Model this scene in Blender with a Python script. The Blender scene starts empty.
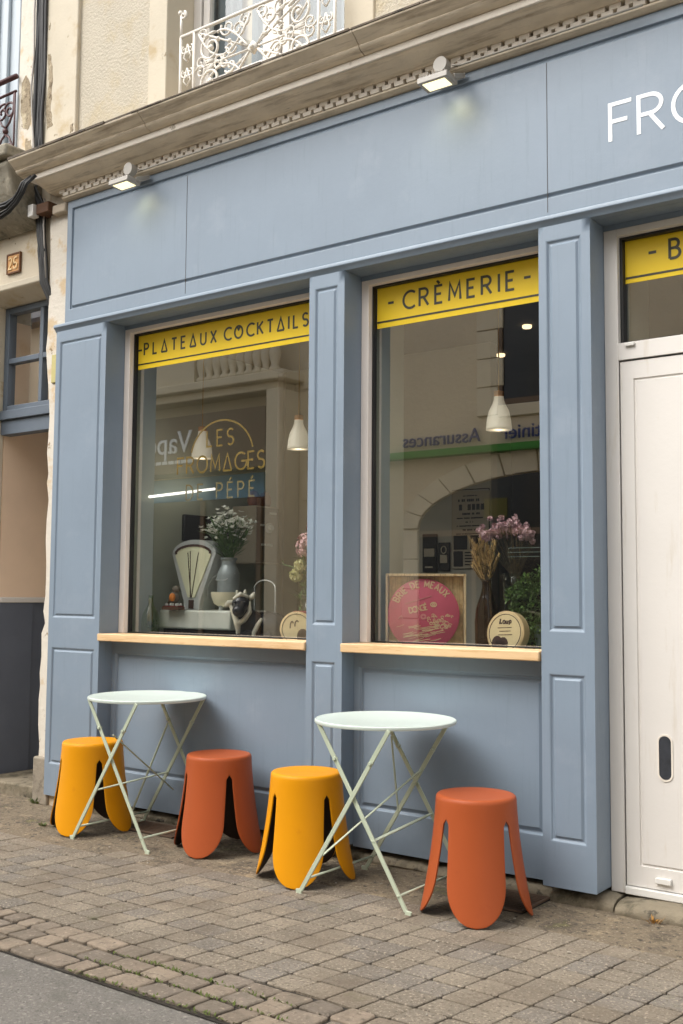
import bpy, bmesh, math, random
from mathutils import Vector, Matrix
PI = math.pi
rnd = random.Random(7)
scene = bpy.context.scene
COL = scene.collection

# ------------------------------------------------------------------ helpers
def lin(h):
    h = h.lstrip('#')
    out = []
    for i in (0, 2, 4):
        c = int(h[i:i+2], 16) / 255
        out.append(c / 12.92 if c <= .04045 else ((c + .055) / 1.055) ** 2.4)
    return tuple(out)

class MB:
    """collects shapes into one bmesh"""
    def __init__(s):
        s.bm = bmesh.new()
        s.cl = None
    def face(s, pts):
        try:
            return s.bm.faces.new([s.bm.verts.new(p) for p in pts])
        except ValueError:
            return None
    def box(s, x0, x1, y0, y1, z0, z1):
        v = [s.bm.verts.new(p) for p in ((x0,y0,z0),(x1,y0,z0),(x1,y1,z0),(x0,y1,z0),(x0,y0,z1),(x1,y0,z1),(x1,y1,z1),(x0,y1,z1))]
        for f in ((3,2,1,0),(4,5,6,7),(0,1,5,4),(1,2,6,5),(2,3,7,6),(3,0,4,7)):
            s.bm.faces.new([v[i] for i in f])
        return v
    def obox(s, c, size, rot=None):
        """box of a size about a centre, turned by a matrix"""
        a, b, d = (k / 2 for k in size)
        v = s.box(-a, a, -b, b, -d, d)
        for q in v:
            q.co = (rot @ q.co if rot else q.co) + Vector(c)
        return v
    def bar(s, p, q, w, t, up=(0,0,1)):
        """flat bar from p to q, w wide, t thick"""
        p, q = Vector(p), Vector(q); d = q - p; L = d.length; d.normalize()
        u = Vector(up); side = d.cross(u)
        if side.length < 1e-4: side = d.cross(Vector((1,0,0)))
        side.normalize(); n = side.cross(d).normalized()
        vs = []
        for e in (p, q):
            for a, b in ((-1,-1),(1,-1),(1,1),(-1,1)):
                vs.append(s.bm.verts.new(e + side * (a*w/2) + n * (b*t/2)))
        for f in ((3,2,1,0),(4,5,6,7),(0,1,5,4),(1,2,6,5),(2,3,7,6),(3,0,4,7)):
            s.bm.faces.new([vs[i] for i in f])
    def tube(s, pts, r, n=8, caps=True):
        pts = [Vector(p) for p in pts]
        rings = []; ref = None
        for i, p in enumerate(pts):
            d = (pts[min(i+1, len(pts)-1)] - pts[max(i-1, 0)])
            if d.length < 1e-9: d = Vector((0,0,1))
            d.normalize()
            if ref is None:
                ref = Vector((0,0,1)) if abs(d.z) < .9 else Vector((0,1,0))
            a = d.cross(ref)
            if a.length < 1e-4: a = d.cross(Vector((1,0.3,0)))
            a.normalize(); b = a.cross(d).normalized(); ref = b
            rr = r[i] if isinstance(r, (list, tuple)) else r
            rings.append([s.bm.verts.new(p + a*(rr*math.cos(2*PI*k/n)) + b*(rr*math.sin(2*PI*k/n))) for k in range(n)])
        for A, B in zip(rings, rings[1:]):
            for k in range(n):
                s.bm.faces.new((A[k], A[(k+1)%n], B[(k+1)%n], B[k]))
        if caps:
            s.bm.faces.new(rings[0][::-1]); s.bm.faces.new(rings[-1])
    def lathe(s, prof, c=(0,0,0), n=32, mat=None, a0=0, a1=2*PI):
        """prof [(r,z)] turned about local z"""
        full = abs(a1 - a0 - 2*PI) < 1e-6
        rings = []
        for r, z in prof:
            ring = []
            for k in range(n if full else n+1):
                a = a0 + (a1-a0)*k/n
                p = Vector((r*math.cos(a), r*math.sin(a), z))
                if mat: p = mat @ p
                ring.append(s.bm.verts.new(p + Vector(c)))
            rings.append(ring)
        m = n if full else n
        for A, B in zip(rings, rings[1:]):
            for k in range(m):
                k2 = (k+1) % len(A)
                try: s.bm.faces.new((A[k], A[k2], B[k2], B[k]))
                except ValueError: pass
        if full:
            for ring, rev in ((rings[0], True), (rings[-1], False)):
                if (ring[0].co - ring[n//2].co).length > 1e-6:
                    s.bm.faces.new(ring[::-1] if rev else ring)
    def extrude_x(s, prof, x0, x1, close=True):
        """polygon [(y,z)] swept along x"""
        A = [s.bm.verts.new((x0, y, z)) for y, z in prof]
        B = [s.bm.verts.new((x1, y, z)) for y, z in prof]
        n = len(prof)
        for k in range(n if close else n-1):
            s.bm.faces.new((A[k], A[(k+1)%n], B[(k+1)%n], B[k]))
        if close:
            s.bm.faces.new(A[::-1]); s.bm.faces.new(B)
    def prism(s, poly, y0, y1):
        """polygon [(x,z)] between two depths"""
        A = [s.bm.verts.new((x, y0, z)) for x, z in poly]
        B = [s.bm.verts.new((x, y1, z)) for x, z in poly]
        n = len(poly)
        for k in range(n):
            s.bm.faces.new((A[k], A[(k+1)%n], B[(k+1)%n], B[k]))
        s.bm.faces.new(A[::-1]); s.bm.faces.new(B)
    def ribbon(s, pts, w, y0, y1, closed=False):
        """flat stroke of width w through [(x,z)] with thickness y0..y1"""
        P = [Vector((a, b)) for a, b in pts]; n = len(P); L = []; Rr = []
        for i in range(n):
            if closed: a, b = P[i-1], P[(i+1) % n]
            else: a, b = P[max(i-1, 0)], P[min(i+1, n-1)]
            d1 = (P[i]-a); d2 = (b-P[i])
            d1 = d1.normalized() if d1.length > 1e-9 else d2.normalized()
            d2 = d2.normalized() if d2.length > 1e-9 else d1
            t = d1 + d2
            if t.length < 1e-6: t = d1
            t.normalize(); nn = Vector((-t.y, t.x))
            k = min(1/max(abs(nn.dot(Vector((-d1.y, d1.x)))), .35), 2.2)
            L.append(P[i] + nn*w/2*k); Rr.append(P[i] - nn*w/2*k)
        def vv(l, y): return [s.bm.verts.new((q.x, y, q.y)) for q in l]
        A, B, Cc, D = vv(L, y0), vv(Rr, y0), vv(L, y1), vv(Rr, y1)
        m = n if closed else n-1
        for i in range(m):
            j = (i+1) % n
            s.bm.faces.new((A[i], A[j], B[j], B[i])); s.bm.faces.new((Cc[j], Cc[i], D[i], D[j]))
            s.bm.faces.new((A[j], A[i], Cc[i], Cc[j])); s.bm.faces.new((B[i], B[j], D[j], D[i]))
        if not closed:
            s.bm.faces.new((A[0], B[0], D[0], Cc[0])); s.bm.faces.new((B[-1], A[-1], Cc[-1], D[-1]))
    def ball(s, c, r, u=12, v=8, sc=(1,1,1), rot=None):
        prof = [(math.sin(PI*k/v), -math.cos(PI*k/v)) for k in range(v+1)]
        rings = []
        for a, z in prof:
            rings.append([])
            for k in range(u if 1e-6 < a else 1):
                p = Vector((a*math.cos(2*PI*k/u)*sc[0]*r, a*math.sin(2*PI*k/u)*sc[1]*r, z*sc[2]*r))
                if rot: p = rot @ p
                rings[-1].append(s.bm.verts.new(p + Vector(c)))
        for A, B in zip(rings, rings[1:]):
            for k in range(u):
                if len(A) == 1: s.bm.faces.new((A[0], B[(k+1)%u], B[k]))
                elif len(B) == 1: s.bm.faces.new((A[k], A[(k+1)%u], B[0]))
                else: s.bm.faces.new((A[k], A[(k+1)%u], B[(k+1)%u], B[k]))
    def leaf(s, c, d, L, w, up=(0,0,1)):
        d = Vector(d).normalized(); sd = d.cross(Vector(up))
        if sd.length < 1e-3: sd = d.cross(Vector((1,0,0)))
        sd.normalize(); c = Vector(c); nn = sd.cross(d)
        s.face((c, c + d*L*.5 + sd*w/2 + nn*w*.15, c + d*L, c + d*L*.5 - sd*w/2 + nn*w*.15))

def obj(name, mb, mat, parent=None, smooth=False, bevel=0, world=True, seg=2, angle=None, fix=True):
    bm = mb.bm
    if fix: bmesh.ops.recalc_face_normals(bm, faces=bm.faces)
    if parent is not None and world:
        off = Vector(parent_world(parent))
        bmesh.ops.translate(bm, verts=bm.verts, vec=-off)
    me = bpy.data.meshes.new(name)
    bm.to_mesh(me); bm.free()
    o = bpy.data.objects.new(name, me)
    COL.objects.link(o)
    if parent is not None: o.parent = parent
    if mat: me.materials.append(mat)
    if smooth:
        me.polygons.foreach_set('use_smooth', [True]*len(me.polygons))
        if angle:
            me.set_sharp_from_angle(angle=math.radians(angle))
    if bevel:
        m = o.modifiers.new('bevel', 'BEVEL'); m.width = bevel; m.segments = seg; m.limit_method = 'ANGLE'
        m.angle_limit = math.radians(40)
        if not smooth:
            me.polygons.foreach_set('use_smooth', [True]*len(me.polygons))
            me.set_sharp_from_angle(angle=math.radians(30))
        m.harden_normals = False
    return o

def parent_world(o):
    v = Vector((0,0,0))
    while o is not None:
        v = v + o.location; o = o.parent
    return v

def tag(o, label, cat, group=None, kind=None):
    o['label'] = label; o['category'] = cat
    if group: o['group'] = group
    if kind: o['kind'] = kind
    return o
def thing(name, label, cat, loc=(0,0,0), rz=0, group=None):
    o = bpy.data.objects.new(name, None); COL.objects.link(o)
    o.location = loc; o.rotation_euler = (0,0,rz); o.empty_display_size = .1
    return tag(o, label, cat, group)
def struct(o):
    o['kind'] = 'structure'; return o
def copy_tree(o, parent=None):
    c = o.copy(); COL.objects.link(c)
    if parent: c.parent = parent
    for ch in list(o.children): copy_tree(ch, c)
    return c

# ------------------------------------------------------------------ materials
def mat(name, base, rough=.6, var=.0, vscale=6, bump=0, bscale=60, spots=None, metal=0, coat=0, bdist=.01, detail=6, spec=.5, streak=None, attr=None, trans=0, grime=None):
    """base colour with cloudy variation, optional spots (colour, scale, lo, hi), bump and grime"""
    m = bpy.data.materials.new(name); m.use_nodes = True
    nt = m.node_tree; N = nt.nodes; L = nt.links
    b = N['Principled BSDF']
    b.inputs['Roughness'].default_value = rough; b.inputs['Metallic'].default_value = metal
    b.inputs['Specular IOR Level'].default_value = spec
    if coat: b.inputs['Coat Weight'].default_value = coat; b.inputs['Coat Roughness'].default_value = .15
    if trans: b.inputs['Transmission Weight'].default_value = trans
    tc = N.new('ShaderNodeTexCoord'); co = tc.outputs['Object']
    col = None
    rgb = N.new('ShaderNodeRGB'); rgb.outputs[0].default_value = (*base, 1); col = rgb.outputs[0]
    if attr:
        at = N.new('ShaderNodeAttribute'); at.attribute_name = attr
        col = at.outputs['Color']
    def noise(scale, det=detail, rgh=.6, vec=None):
        n = N.new('ShaderNodeTexNoise'); n.inputs['Scale'].default_value = scale
        n.inputs['Detail'].default_value = det; n.inputs['Roughness'].default_value = rgh
        L.new(vec or co, n.inputs['Vector']); return n
    def ramp(src, lo, hi):
        r = N.new('ShaderNodeMapRange'); r.inputs['From Min'].default_value = lo; r.inputs['From Max'].default_value = hi
        r.clamp = True; L.new(src, r.inputs['Value']); return r.outputs[0]
    def mix(fac, a, bcol, mode='MIX'):
        x = N.new('ShaderNodeMix'); x.data_type = 'RGBA'; x.blend_type = mode
        if hasattr(fac, 'links') or not isinstance(fac, (int, float)): L.new(fac, x.inputs[0])
        else: x.inputs[0].default_value = fac
        L.new(a, x.inputs[6])
        if isinstance(bcol, tuple): x.inputs[7].default_value = (*bcol, 1)
        else: L.new(bcol, x.inputs[7])
        return x.outputs[2]
    if var:
        n = noise(vscale)
        v = N.new('ShaderNodeMapRange'); v.inputs['From Min'].default_value = .3; v.inputs['From Max'].default_value = .7
        v.inputs['To Min'].default_value = 1 - var; v.inputs['To Max'].default_value = 1 + var
        L.new(n.outputs['Fac'], v.inputs['Value'])
        h = N.new('ShaderNodeHueSaturation'); L.new(col, h.inputs['Color']); L.new(v.outputs[0], h.inputs['Value'])
        col = h.outputs[0]
    for sp in (spots or []):
        c2, sc, lo, hi = sp[:4]
        mp = None
        if len(sp) > 4:
            mpn = N.new('ShaderNodeMapping'); mpn.inputs['Scale'].default_value = sp[4]; L.new(co, mpn.inputs[0]); mp = mpn.outputs[0]
        n = noise(sc, 8, .65, mp)
        col = mix(ramp(n.outputs['Fac'], lo, hi), col, c2)
    L.new(col, b.inputs['Base Color'])
    if bump:
        n = noise(bscale, 8, .6)
        bp = N.new('ShaderNodeBump'); bp.inputs['Strength'].default_value = bump; bp.inputs['Distance'].default_value = bdist
        L.new(n.outputs['Fac'], bp.inputs['Height']); L.new(bp.outputs[0], b.inputs['Normal'])
        rr = N.new('ShaderNodeMapRange'); rr.inputs['To Min'].default_value = max(rough-.08, .02); rr.inputs['To Max'].default_value = min(rough+.08, 1)
        L.new(n.outputs['Fac'], rr.inputs['Value']); L.new(rr.outputs[0], b.inputs['Roughness'])
    return m

def emis(name, col, s):
    m = bpy.data.materials.new(name); m.use_nodes = True
    nt = m.node_tree; b = nt.nodes['Principled BSDF']
    b.inputs['Base Color'].default_value = (.8,.8,.78,1)
    b.inputs['Emission Color'].default_value = (*col, 1); b.inputs['Emission Strength'].default_value = s
    return m

def glass_mat(name, refl, tint=(.9,.93,.9)):
    """thin architectural glass: see-through with a mirror share that grows at grazing angles"""
    m = bpy.data.materials.new(name); m.use_nodes = True
    nt = m.node_tree; N = nt.nodes; L = nt.links; N.remove(N['Principled BSDF'])
    out = N['Material Output']
    t = N.new('ShaderNodeBsdfTransparent'); t.inputs[0].default_value = (*tint, 1)
    g = N.new('ShaderNodeBsdfGlossy'); g.inputs['Roughness'].default_value = 0; g.inputs[0].default_value = (1,1,1,1)
    f = N.new('ShaderNodeLayerWeight'); f.inputs['Blend'].default_value = .5
    pw = N.new('ShaderNodeMath'); pw.operation = 'POWER'; pw.inputs[1].default_value = 4; L.new(f.outputs['Facing'], pw.inputs[0])
    mr = N.new('ShaderNodeMath'); mr.operation = 'ADD'; mr.inputs[1].default_value = refl; mr.use_clamp = True
    L.new(pw.outputs[0], mr.inputs[0])
    x = N.new('ShaderNodeMixShader'); L.new(mr.outputs[0], x.inputs[0]); L.new(t.outputs[0], x.inputs[1]); L.new(g.outputs[0], x.inputs[2])
    L.new(x.outputs[0], out.inputs[0])
    return m

M = {}
M['blue'] = mat('slate blue paint', lin('#7e8c9a'), .42, var=.05, vscale=2.2, bump=.12, bscale=45, bdist=.004,
    spots=[(lin('#8995a2'), 3, .55, .8), (lin('#76848f'), 7, .56, .85, (7,7,.5)), (lin('#a9aeb0'), 75, .765, .79), (lin('#566370'), 48, .76, .79)])
M['blue_door'] = mat('grey blue old paint', lin('#5b6570'), .5, var=.06, vscale=4, bump=.1, bscale=40)
M['dark_panel'] = mat('charcoal painted dado', lin('#5d636f'), .5, var=.08, vscale=3, bump=.08, bscale=50)
M['tan_plaster'] = mat('tan plaster', lin('#ecd0b4'), .8, var=.06, vscale=2, bump=.1, bscale=70)
M['cornice'] = mat('weathered cornice stone', lin('#dccfb9'), .85, var=.12, vscale=5, bump=.35, bscale=38, bdist=.008,
    spots=[(lin('#9c8d78'), 6, .5, .72, (.5,5,5)), (lin('#6b5f50'), 16, .66, .76, (.3,4,4)), (lin('#dcd0bc'), 11, .6, .75)])
M['cornice_light'] = mat('pale cornice fillet', lin('#e0d7c9'), .8, var=.08, vscale=6, bump=.2, bscale=40, spots=[(lin('#8f836f'), 14, .64, .74)])
M['lime'] = mat('cream limestone', lin('#c4baa6'), .85, var=.06, vscale=3, bump=.25, bscale=50, bdist=.006,
    spots=[(lin('#b3a07f'), 5, .54, .72), (lin('#8a7a5f'), 13, .66, .72), (lin('#6b5d48'), 30, .72, .76)])
M['lime_grey'] = mat('grey limestone', lin('#b7aa97'), .85, var=.08, vscale=4, bump=.25, bscale=45, spots=[(lin('#93876f'), 6, .58, .74)])
M['render'] = mat('cream roughcast render', lin('#bbb2a0'), .9, var=.05, vscale=3, bump=.9, bscale=60, bdist=.012, spots=[(lin('#9c9078'), 70, .62, .74), (lin('#b7a88a'), 4, .52, .72)])
M['peel'] = mat('peeling whitewash', lin('#d0c8ba'), .85, var=.05, vscale=4, bump=.45, bscale=28, bdist=.012,
    spots=[(lin('#c7b190'), 5, .55, .63), (lin('#8f7a5c'), 9, .63, .67), (lin('#5b4d3b'), 21, .7, .74)])
M['old_wall'] = mat('stained cream wall', lin('#cbbfa9'), .85, var=.07, vscale=3, bump=.4, bscale=30, bdist=.01,
    spots=[(lin('#b39a72'), 4, .57, .66), (lin('#7a6a52'), 10, .66, .7)])
M['base_stone'] = mat('grimy base stone', lin('#8f8575'), .9, var=.15, vscale=12, bump=.5, bscale=35, spots=[(lin('#5c5446'), 9, .52, .66)])
M['corbel'] = mat('grey mossy stone', lin('#8d8676'), .9, var=.2, vscale=7, bump=.6, bscale=22, bdist=.015, spots=[(lin('#5e5a4c'), 8, .52, .66), (lin('#a59d8b'), 14, .6, .7)])
M['white'] = mat('cream white paint', lin('#d7d2cb'), .45, var=.025, vscale=3, bump=.06, bscale=50, spots=[(lin('#c6bcab'), 4, .58, .8, (5,5,.6)), (lin('#a79b88'), 55, .75, .79)])
M['frame_white'] = mat('pale window frame paint', lin('#ebe1d8'), .45, var=.03, vscale=5, bump=.08, bscale=60)
M['tall_white'] = mat('cool white shutter paint', lin('#b4bdc3'), .5, var=.04, vscale=5)
M['slot_grey'] = mat('dark slot', (.035,.038,.045), .4, var=.3, vscale=30)
M['gasket'] = mat('black rubber seal', (.012,.012,.012), .5)
M['groove'] = mat('dark joint', (.06,.055,.05), .7)
M['yellow_vinyl'] = mat('yellow film', (.86,.60,.03), .3, var=.05, vscale=3, spec=.3)
M['black_vinyl'] = mat('black lettering film', lin('#33301f'), .4)
M['gold_vinyl'] = mat('gold lettering film', lin('#8f7830'), .4)
M['white_letter'] = mat('white letter enamel', lin('#eef1f4'), .4)
M['glass'] = glass_mat('window glass', .31, (.97,.98,.97))
M['up_glass'] = glass_mat('upstairs glass', .05)
M['clear_glass'] = glass_mat('clear drinking glass', .03, (.88,.92,.88))
M['green_glass'] = glass_mat('pale bottle glass', .05, (.8,.88,.7))
M['brown_glass'] = glass_mat('brown vase glass', .04, (.55,.45,.35))
M['acrylic'] = glass_mat('acrylic sheet', .06, (.93,.96,.94))
M['pine'] = mat('pale pine board', lin('#d9b88c'), .45, var=.06, vscale=4, bump=.1, bscale=30,
    spots=[(lin('#c69c69'), 5, .5, .72, (1,12,12)), (lin('#b98a58'), 9, .63, .74, (1.5,18,18))])
M['crate_wood'] = mat('poplar crate wood', lin('#e0c79c'), .7, var=.08, vscale=8, bump=.2, bscale=40, spots=[(lin('#a9834f'), 10, .5, .7, (14,14,1))])
M['straw'] = mat('straw mat', lin('#ecd6a6'), .8, var=.2, vscale=40, bump=.3, bscale=80)
M['brie'] = mat('raspberry printed card', lin('#cc5c70'), .5, var=.08, vscale=8)
M['brie_pale'] = mat('cream print', lin('#e8c9a0'), .55, var=.05)
M['brie_rose'] = mat('faded rose print', lin('#dd9490'), .55, var=.05)
M['ply'] = mat('pale plywood box', lin('#d8bd8c'), .6, var=.06, vscale=10, bump=.1)
M['ply_label'] = mat('cream paper label', lin('#dfcd9f'), .6, var=.05, vscale=20)
M['brown_ink'] = mat('dark brown ink', lin('#4a352c'), .6)
M['yellow'] = mat('mustard yellow moulded plastic', (.66,.268,.001), .48, spec=.22, var=.03, vscale=5, spots=[((.58,.21,.004), 12, .6, .8)], bump=.05, bscale=180, bdist=.002)
M['orange'] = mat('terracotta moulded plastic', (.36,.076,.02), .48, spec=.25, var=.03, vscale=3, bump=.05, bscale=180, bdist=.002, spots=[((.43,.11,.04), 40, .7, .78), ((.31,.06,.016), 10, .6, .8)])
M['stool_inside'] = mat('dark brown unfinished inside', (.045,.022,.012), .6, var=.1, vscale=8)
M['mint'] = mat('pale mint lacquer', lin('#c9d3ca'), .35, var=.02, vscale=5, bump=.03, bscale=60)
M['mint_leg'] = mat('sage lacquer', lin('#b6bfa8'), .4, var=.05, vscale=9, bump=.05, bscale=60, spots=[(lin('#8c8a70'), 30, .7, .76)])
M['steel'] = mat('brushed zinc', lin('#c6cbc8'), .35, metal=.15, var=.1, vscale=9, bump=.05, bscale=60)
M['galv'] = mat('dull galvanised tin', lin('#9aa3a3'), .42, metal=.25, var=.12, vscale=12, bump=.1, bscale=50)
M['rail_white'] = mat('chipped white iron paint', lin('#d9d3c8'), .5, var=.05, vscale=12, bump=.2, bscale=70, spots=[(lin('#a78f73'), 22, .64, .7)])
M['rail_rust'] = mat('dark red iron paint', lin('#4c2a2a'), .5, var=.15, vscale=14, bump=.2, bscale=70)
M['cable'] = mat('black cable rubber', (.022,.021,.02), .55, var=.2, vscale=20)
M['cable_grey'] = mat('grey cable', lin('#a09a92'), .55)
M['plastic_white'] = mat('white plastic', lin('#d9d6cf'), .45, var=.03)
M['plastic_grey'] = mat('light grey cast housing', lin('#a9a49b'), .5, var=.04, bump=.05)
M['brown_wood'] = mat('rotten brown timber', lin('#5a3d28'), .8, var=.25, vscale=25, bump=.4, bscale=40)
M['plaque'] = mat('ochre enamel plaque', lin('#c79256'), .6, var=.12, vscale=20, bump=.1)
M['plaque_num'] = mat('pale plaque figures', lin('#e6c58f'), .6)
M['plaque_rim'] = mat('brown plaque rim', lin('#6f4a2c'), .7)
M['asphalt'] = mat('worn asphalt', (.165,.15,.13), .9, var=.15, vscale=2.5, bump=.8, bscale=75, bdist=.01,
    spots=[((.30,.275,.235), 70, .54, .66), ((.085,.078,.068), 62, .56, .68), ((.13,.12,.10), 7, .5, .7)])
M['joint_dirt'] = mat('dirty joint sand', (.032,.025,.017), .95, var=.25, vscale=8, bump=.6, bscale=90, spots=[((.05,.06,.02), 5, .64, .74)])
M['paver'] = mat('concrete pavers', (.3,.25,.2), .88, attr='tile', var=.16, vscale=9, bump=.6, bscale=95, bdist=.006,
    spots=[((.40,.33,.25), 95, .53, .66), ((.085,.066,.048), 75, .54, .66), ((.13,.098,.066), 2.6, .5, .75), ((.10,.095,.045), 4.5, .62, .78)])
M['cobble'] = mat('worn granite setts', (.33,.27,.22), .85, attr='tile', var=.14, vscale=14, bump=.5, bscale=70, bdist=.012,
    spots=[((.36,.295,.22), 60, .56, .7), ((.10,.08,.058), 40, .56, .7), ((.13,.105,.075), 6, .5, .7)])
M['cement'] = mat('stained cement strip', (.19,.148,.098), .92, var=.16, vscale=5, bump=.9, bscale=38, bdist=.016,
    spots=[((.085,.066,.045), 5, .46, .62), ((.30,.235,.145), 11, .55, .68), ((.15,.14,.05), 5, .6, .72), ((.05,.04,.028), 34, .54, .64), ((.34,.28,.19), 70, .56, .66)])
M['plinth'] = mat('mossy threshold stone', (.21,.175,.12), .9, var=.18, vscale=7, bump=.7, bscale=26, bdist=.015,
    spots=[((.07,.06,.035), 6, .5, .64), ((.03,.026,.02), 13, .58, .68)])
M['rust'] = mat('rusty cast iron', lin('#54402f'), .7, var=.2, vscale=20, bump=.3, bscale=60)
M['dark_hole'] = mat('dark pit', (.01,.009,.008), .9)
M['grass'] = mat('weed green', (.09,.14,.03), .7, var=.3, vscale=30)
M['dry'] = mat('dry weed', lin('#a57a3a'), .8, var=.2, vscale=30)
M['moss'] = mat('moss green', (.10,.13,.025), .9, var=.3, vscale=40)
# interior
M['in_wall'] = mat('pale green grey interior wall', lin('#adb4a5'), .75, var=.03, vscale=2, bump=.05)
M['in_white'] = mat('off white interior wall', lin('#b9b6a8'), .8, var=.04, vscale=2, bump=.05)
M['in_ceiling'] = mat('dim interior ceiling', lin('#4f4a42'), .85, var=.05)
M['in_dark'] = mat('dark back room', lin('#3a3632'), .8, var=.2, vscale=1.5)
M['in_floor'] = mat('interior floor', lin('#6a6258'), .6, var=.1, vscale=3)
M['ledge'] = mat('grey display ledge', lin('#7d8583'), .6, var=.05)
M['cream_enamel'] = mat('chrome and enamel casing', lin('#d2d5c9'), .35, metal=.0, var=.08, vscale=10, bump=.05)
M['dial_card'] = mat('cream dial card', lin('#e4e5c2'), .5, var=.04, vscale=6)
M['cream_bowl'] = mat('cream enamel bowl', lin('#e9e3c6'), .3)
M['leaf'] = mat('dark green leaf', (.035,.085,.022), .55, var=.35, vscale=40)
M['leaf2'] = mat('mid green leaf', (.10,.18,.06), .55, var=.35, vscale=40)
M['box_leaf'] = mat('boxwood leaf', (.17,.27,.07), .5, var=.45, vscale=45)
M['petal_white'] = mat('white petal', lin('#f6f7ee'), .6, var=.05)
M['petal_pink'] = mat('pale pink petal', lin('#e3b9bb'), .6, var=.1, vscale=30)
M['petal_mauve'] = mat('dusty mauve petal', lin('#dcb9bf'), .7, var=.15, vscale=30)
M['petal_cream'] = mat('cream petal', lin('#e2dfae'), .6, var=.06)
M['petal_red'] = mat('deep red petal', lin('#8c2338'), .6)
M['wheat'] = mat('dried wheat', lin('#c4a872'), .8, var=.2, vscale=40)
M['stem'] = mat('brown stem', lin('#5a4c34'), .8, var=.2, vscale=30)
M['lamp_shade'] = mat('cream lamp shade', lin('#ece8d6'), .4, var=.03)
_b = M['lamp_shade'].node_tree.nodes['Principled BSDF']; _b.inputs['Emission Color'].default_value = (1,.88,.66,1); _b.inputs['Emission Strength'].default_value = .10   # the lit bulb glows through the thin shade
M['cork'] = mat('cork cap', lin('#b07c48'), .7, var=.15, vscale=40)
M['brass'] = mat('worn brass', lin('#a8854a'), .4, metal=.6)
M['paper'] = mat('poster paper', lin('#b3aa96'), .8, var=.04, vscale=3)
M['ink'] = mat('poster ink', lin('#23211f'), .7)
M['black_gloss'] = mat('black glossy plastic', (.012,.012,.013), .25)
M['beige_metal'] = mat('beige enamel machine', lin('#b5ac98'), .5, var=.05)
M['brown_metal'] = mat('taupe enamel front', lin('#7c7264'), .5, var=.05)
M['red_card'] = mat('red card', lin('#8c2b26'), .6)
M['ham'] = mat('brown glazed pot', lin('#8a5a48'), .5, var=.15, vscale=15)
M['robin_grey'] = mat('grey bird plumage', lin('#6d6457'), .7, var=.1, vscale=60)
M['robin_orange'] = mat('orange breast', lin('#d07b28'), .7, var=.1, vscale=60)
M['oil'] = mat('olive oil', lin('#8c7a16'), .3)
M['bulb'] = emis('lamp bulb', (1,.72,.38), 9)
M['flood'] = emis('floodlight panel', (1,.88,.48), .7)
M['spot'] = emis('ceiling spot', (1,.75,.42), 1.3)
M['tube_light'] = emis('light strip', (1,.95,.85), 1.0)
# opposite side of the street
M['op_render'] = mat('opposite roughcast', lin('#dccbae'), .9, var=.08, vscale=1.2, bump=.5, bscale=14, bdist=.03)
M['op_stone'] = mat('opposite dressed stone', lin('#e0d2b6'), .85, var=.08, vscale=1.5, bump=.3, bscale=20)
M['op_brown'] = mat('brown sign board', lin('#75604c'), .6, var=.05)
M['op_green'] = mat('green sign strip', lin('#3f8a2c'), .5)
M['op_blue'] = mat('navy sign letters', lin('#2c3a78'), .5)
M['op_glassdark'] = mat('dark shop glass', (.015,.016,.018), .15)
M['op_bluepanel'] = mat('blue poster band', lin('#5f9cc0'), .5, var=.2, vscale=1.5)
M['op_yellow'] = mat('yellow poster', lin('#5f5a1e'), .6)
M['roof'] = mat('slate roof', lin('#4c4f55'), .6, var=.15, vscale=4)
M['curtain'] = mat('grey white curtain', lin('#70787f'), .8, var=.08, vscale=6)

M['cow'] = mat('black painted hide', (.03,.03,.033), .25, var=.2, vscale=20)
M['cow_white'] = mat('white painted hide', lin('#cfcbb8'), .4)

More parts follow.
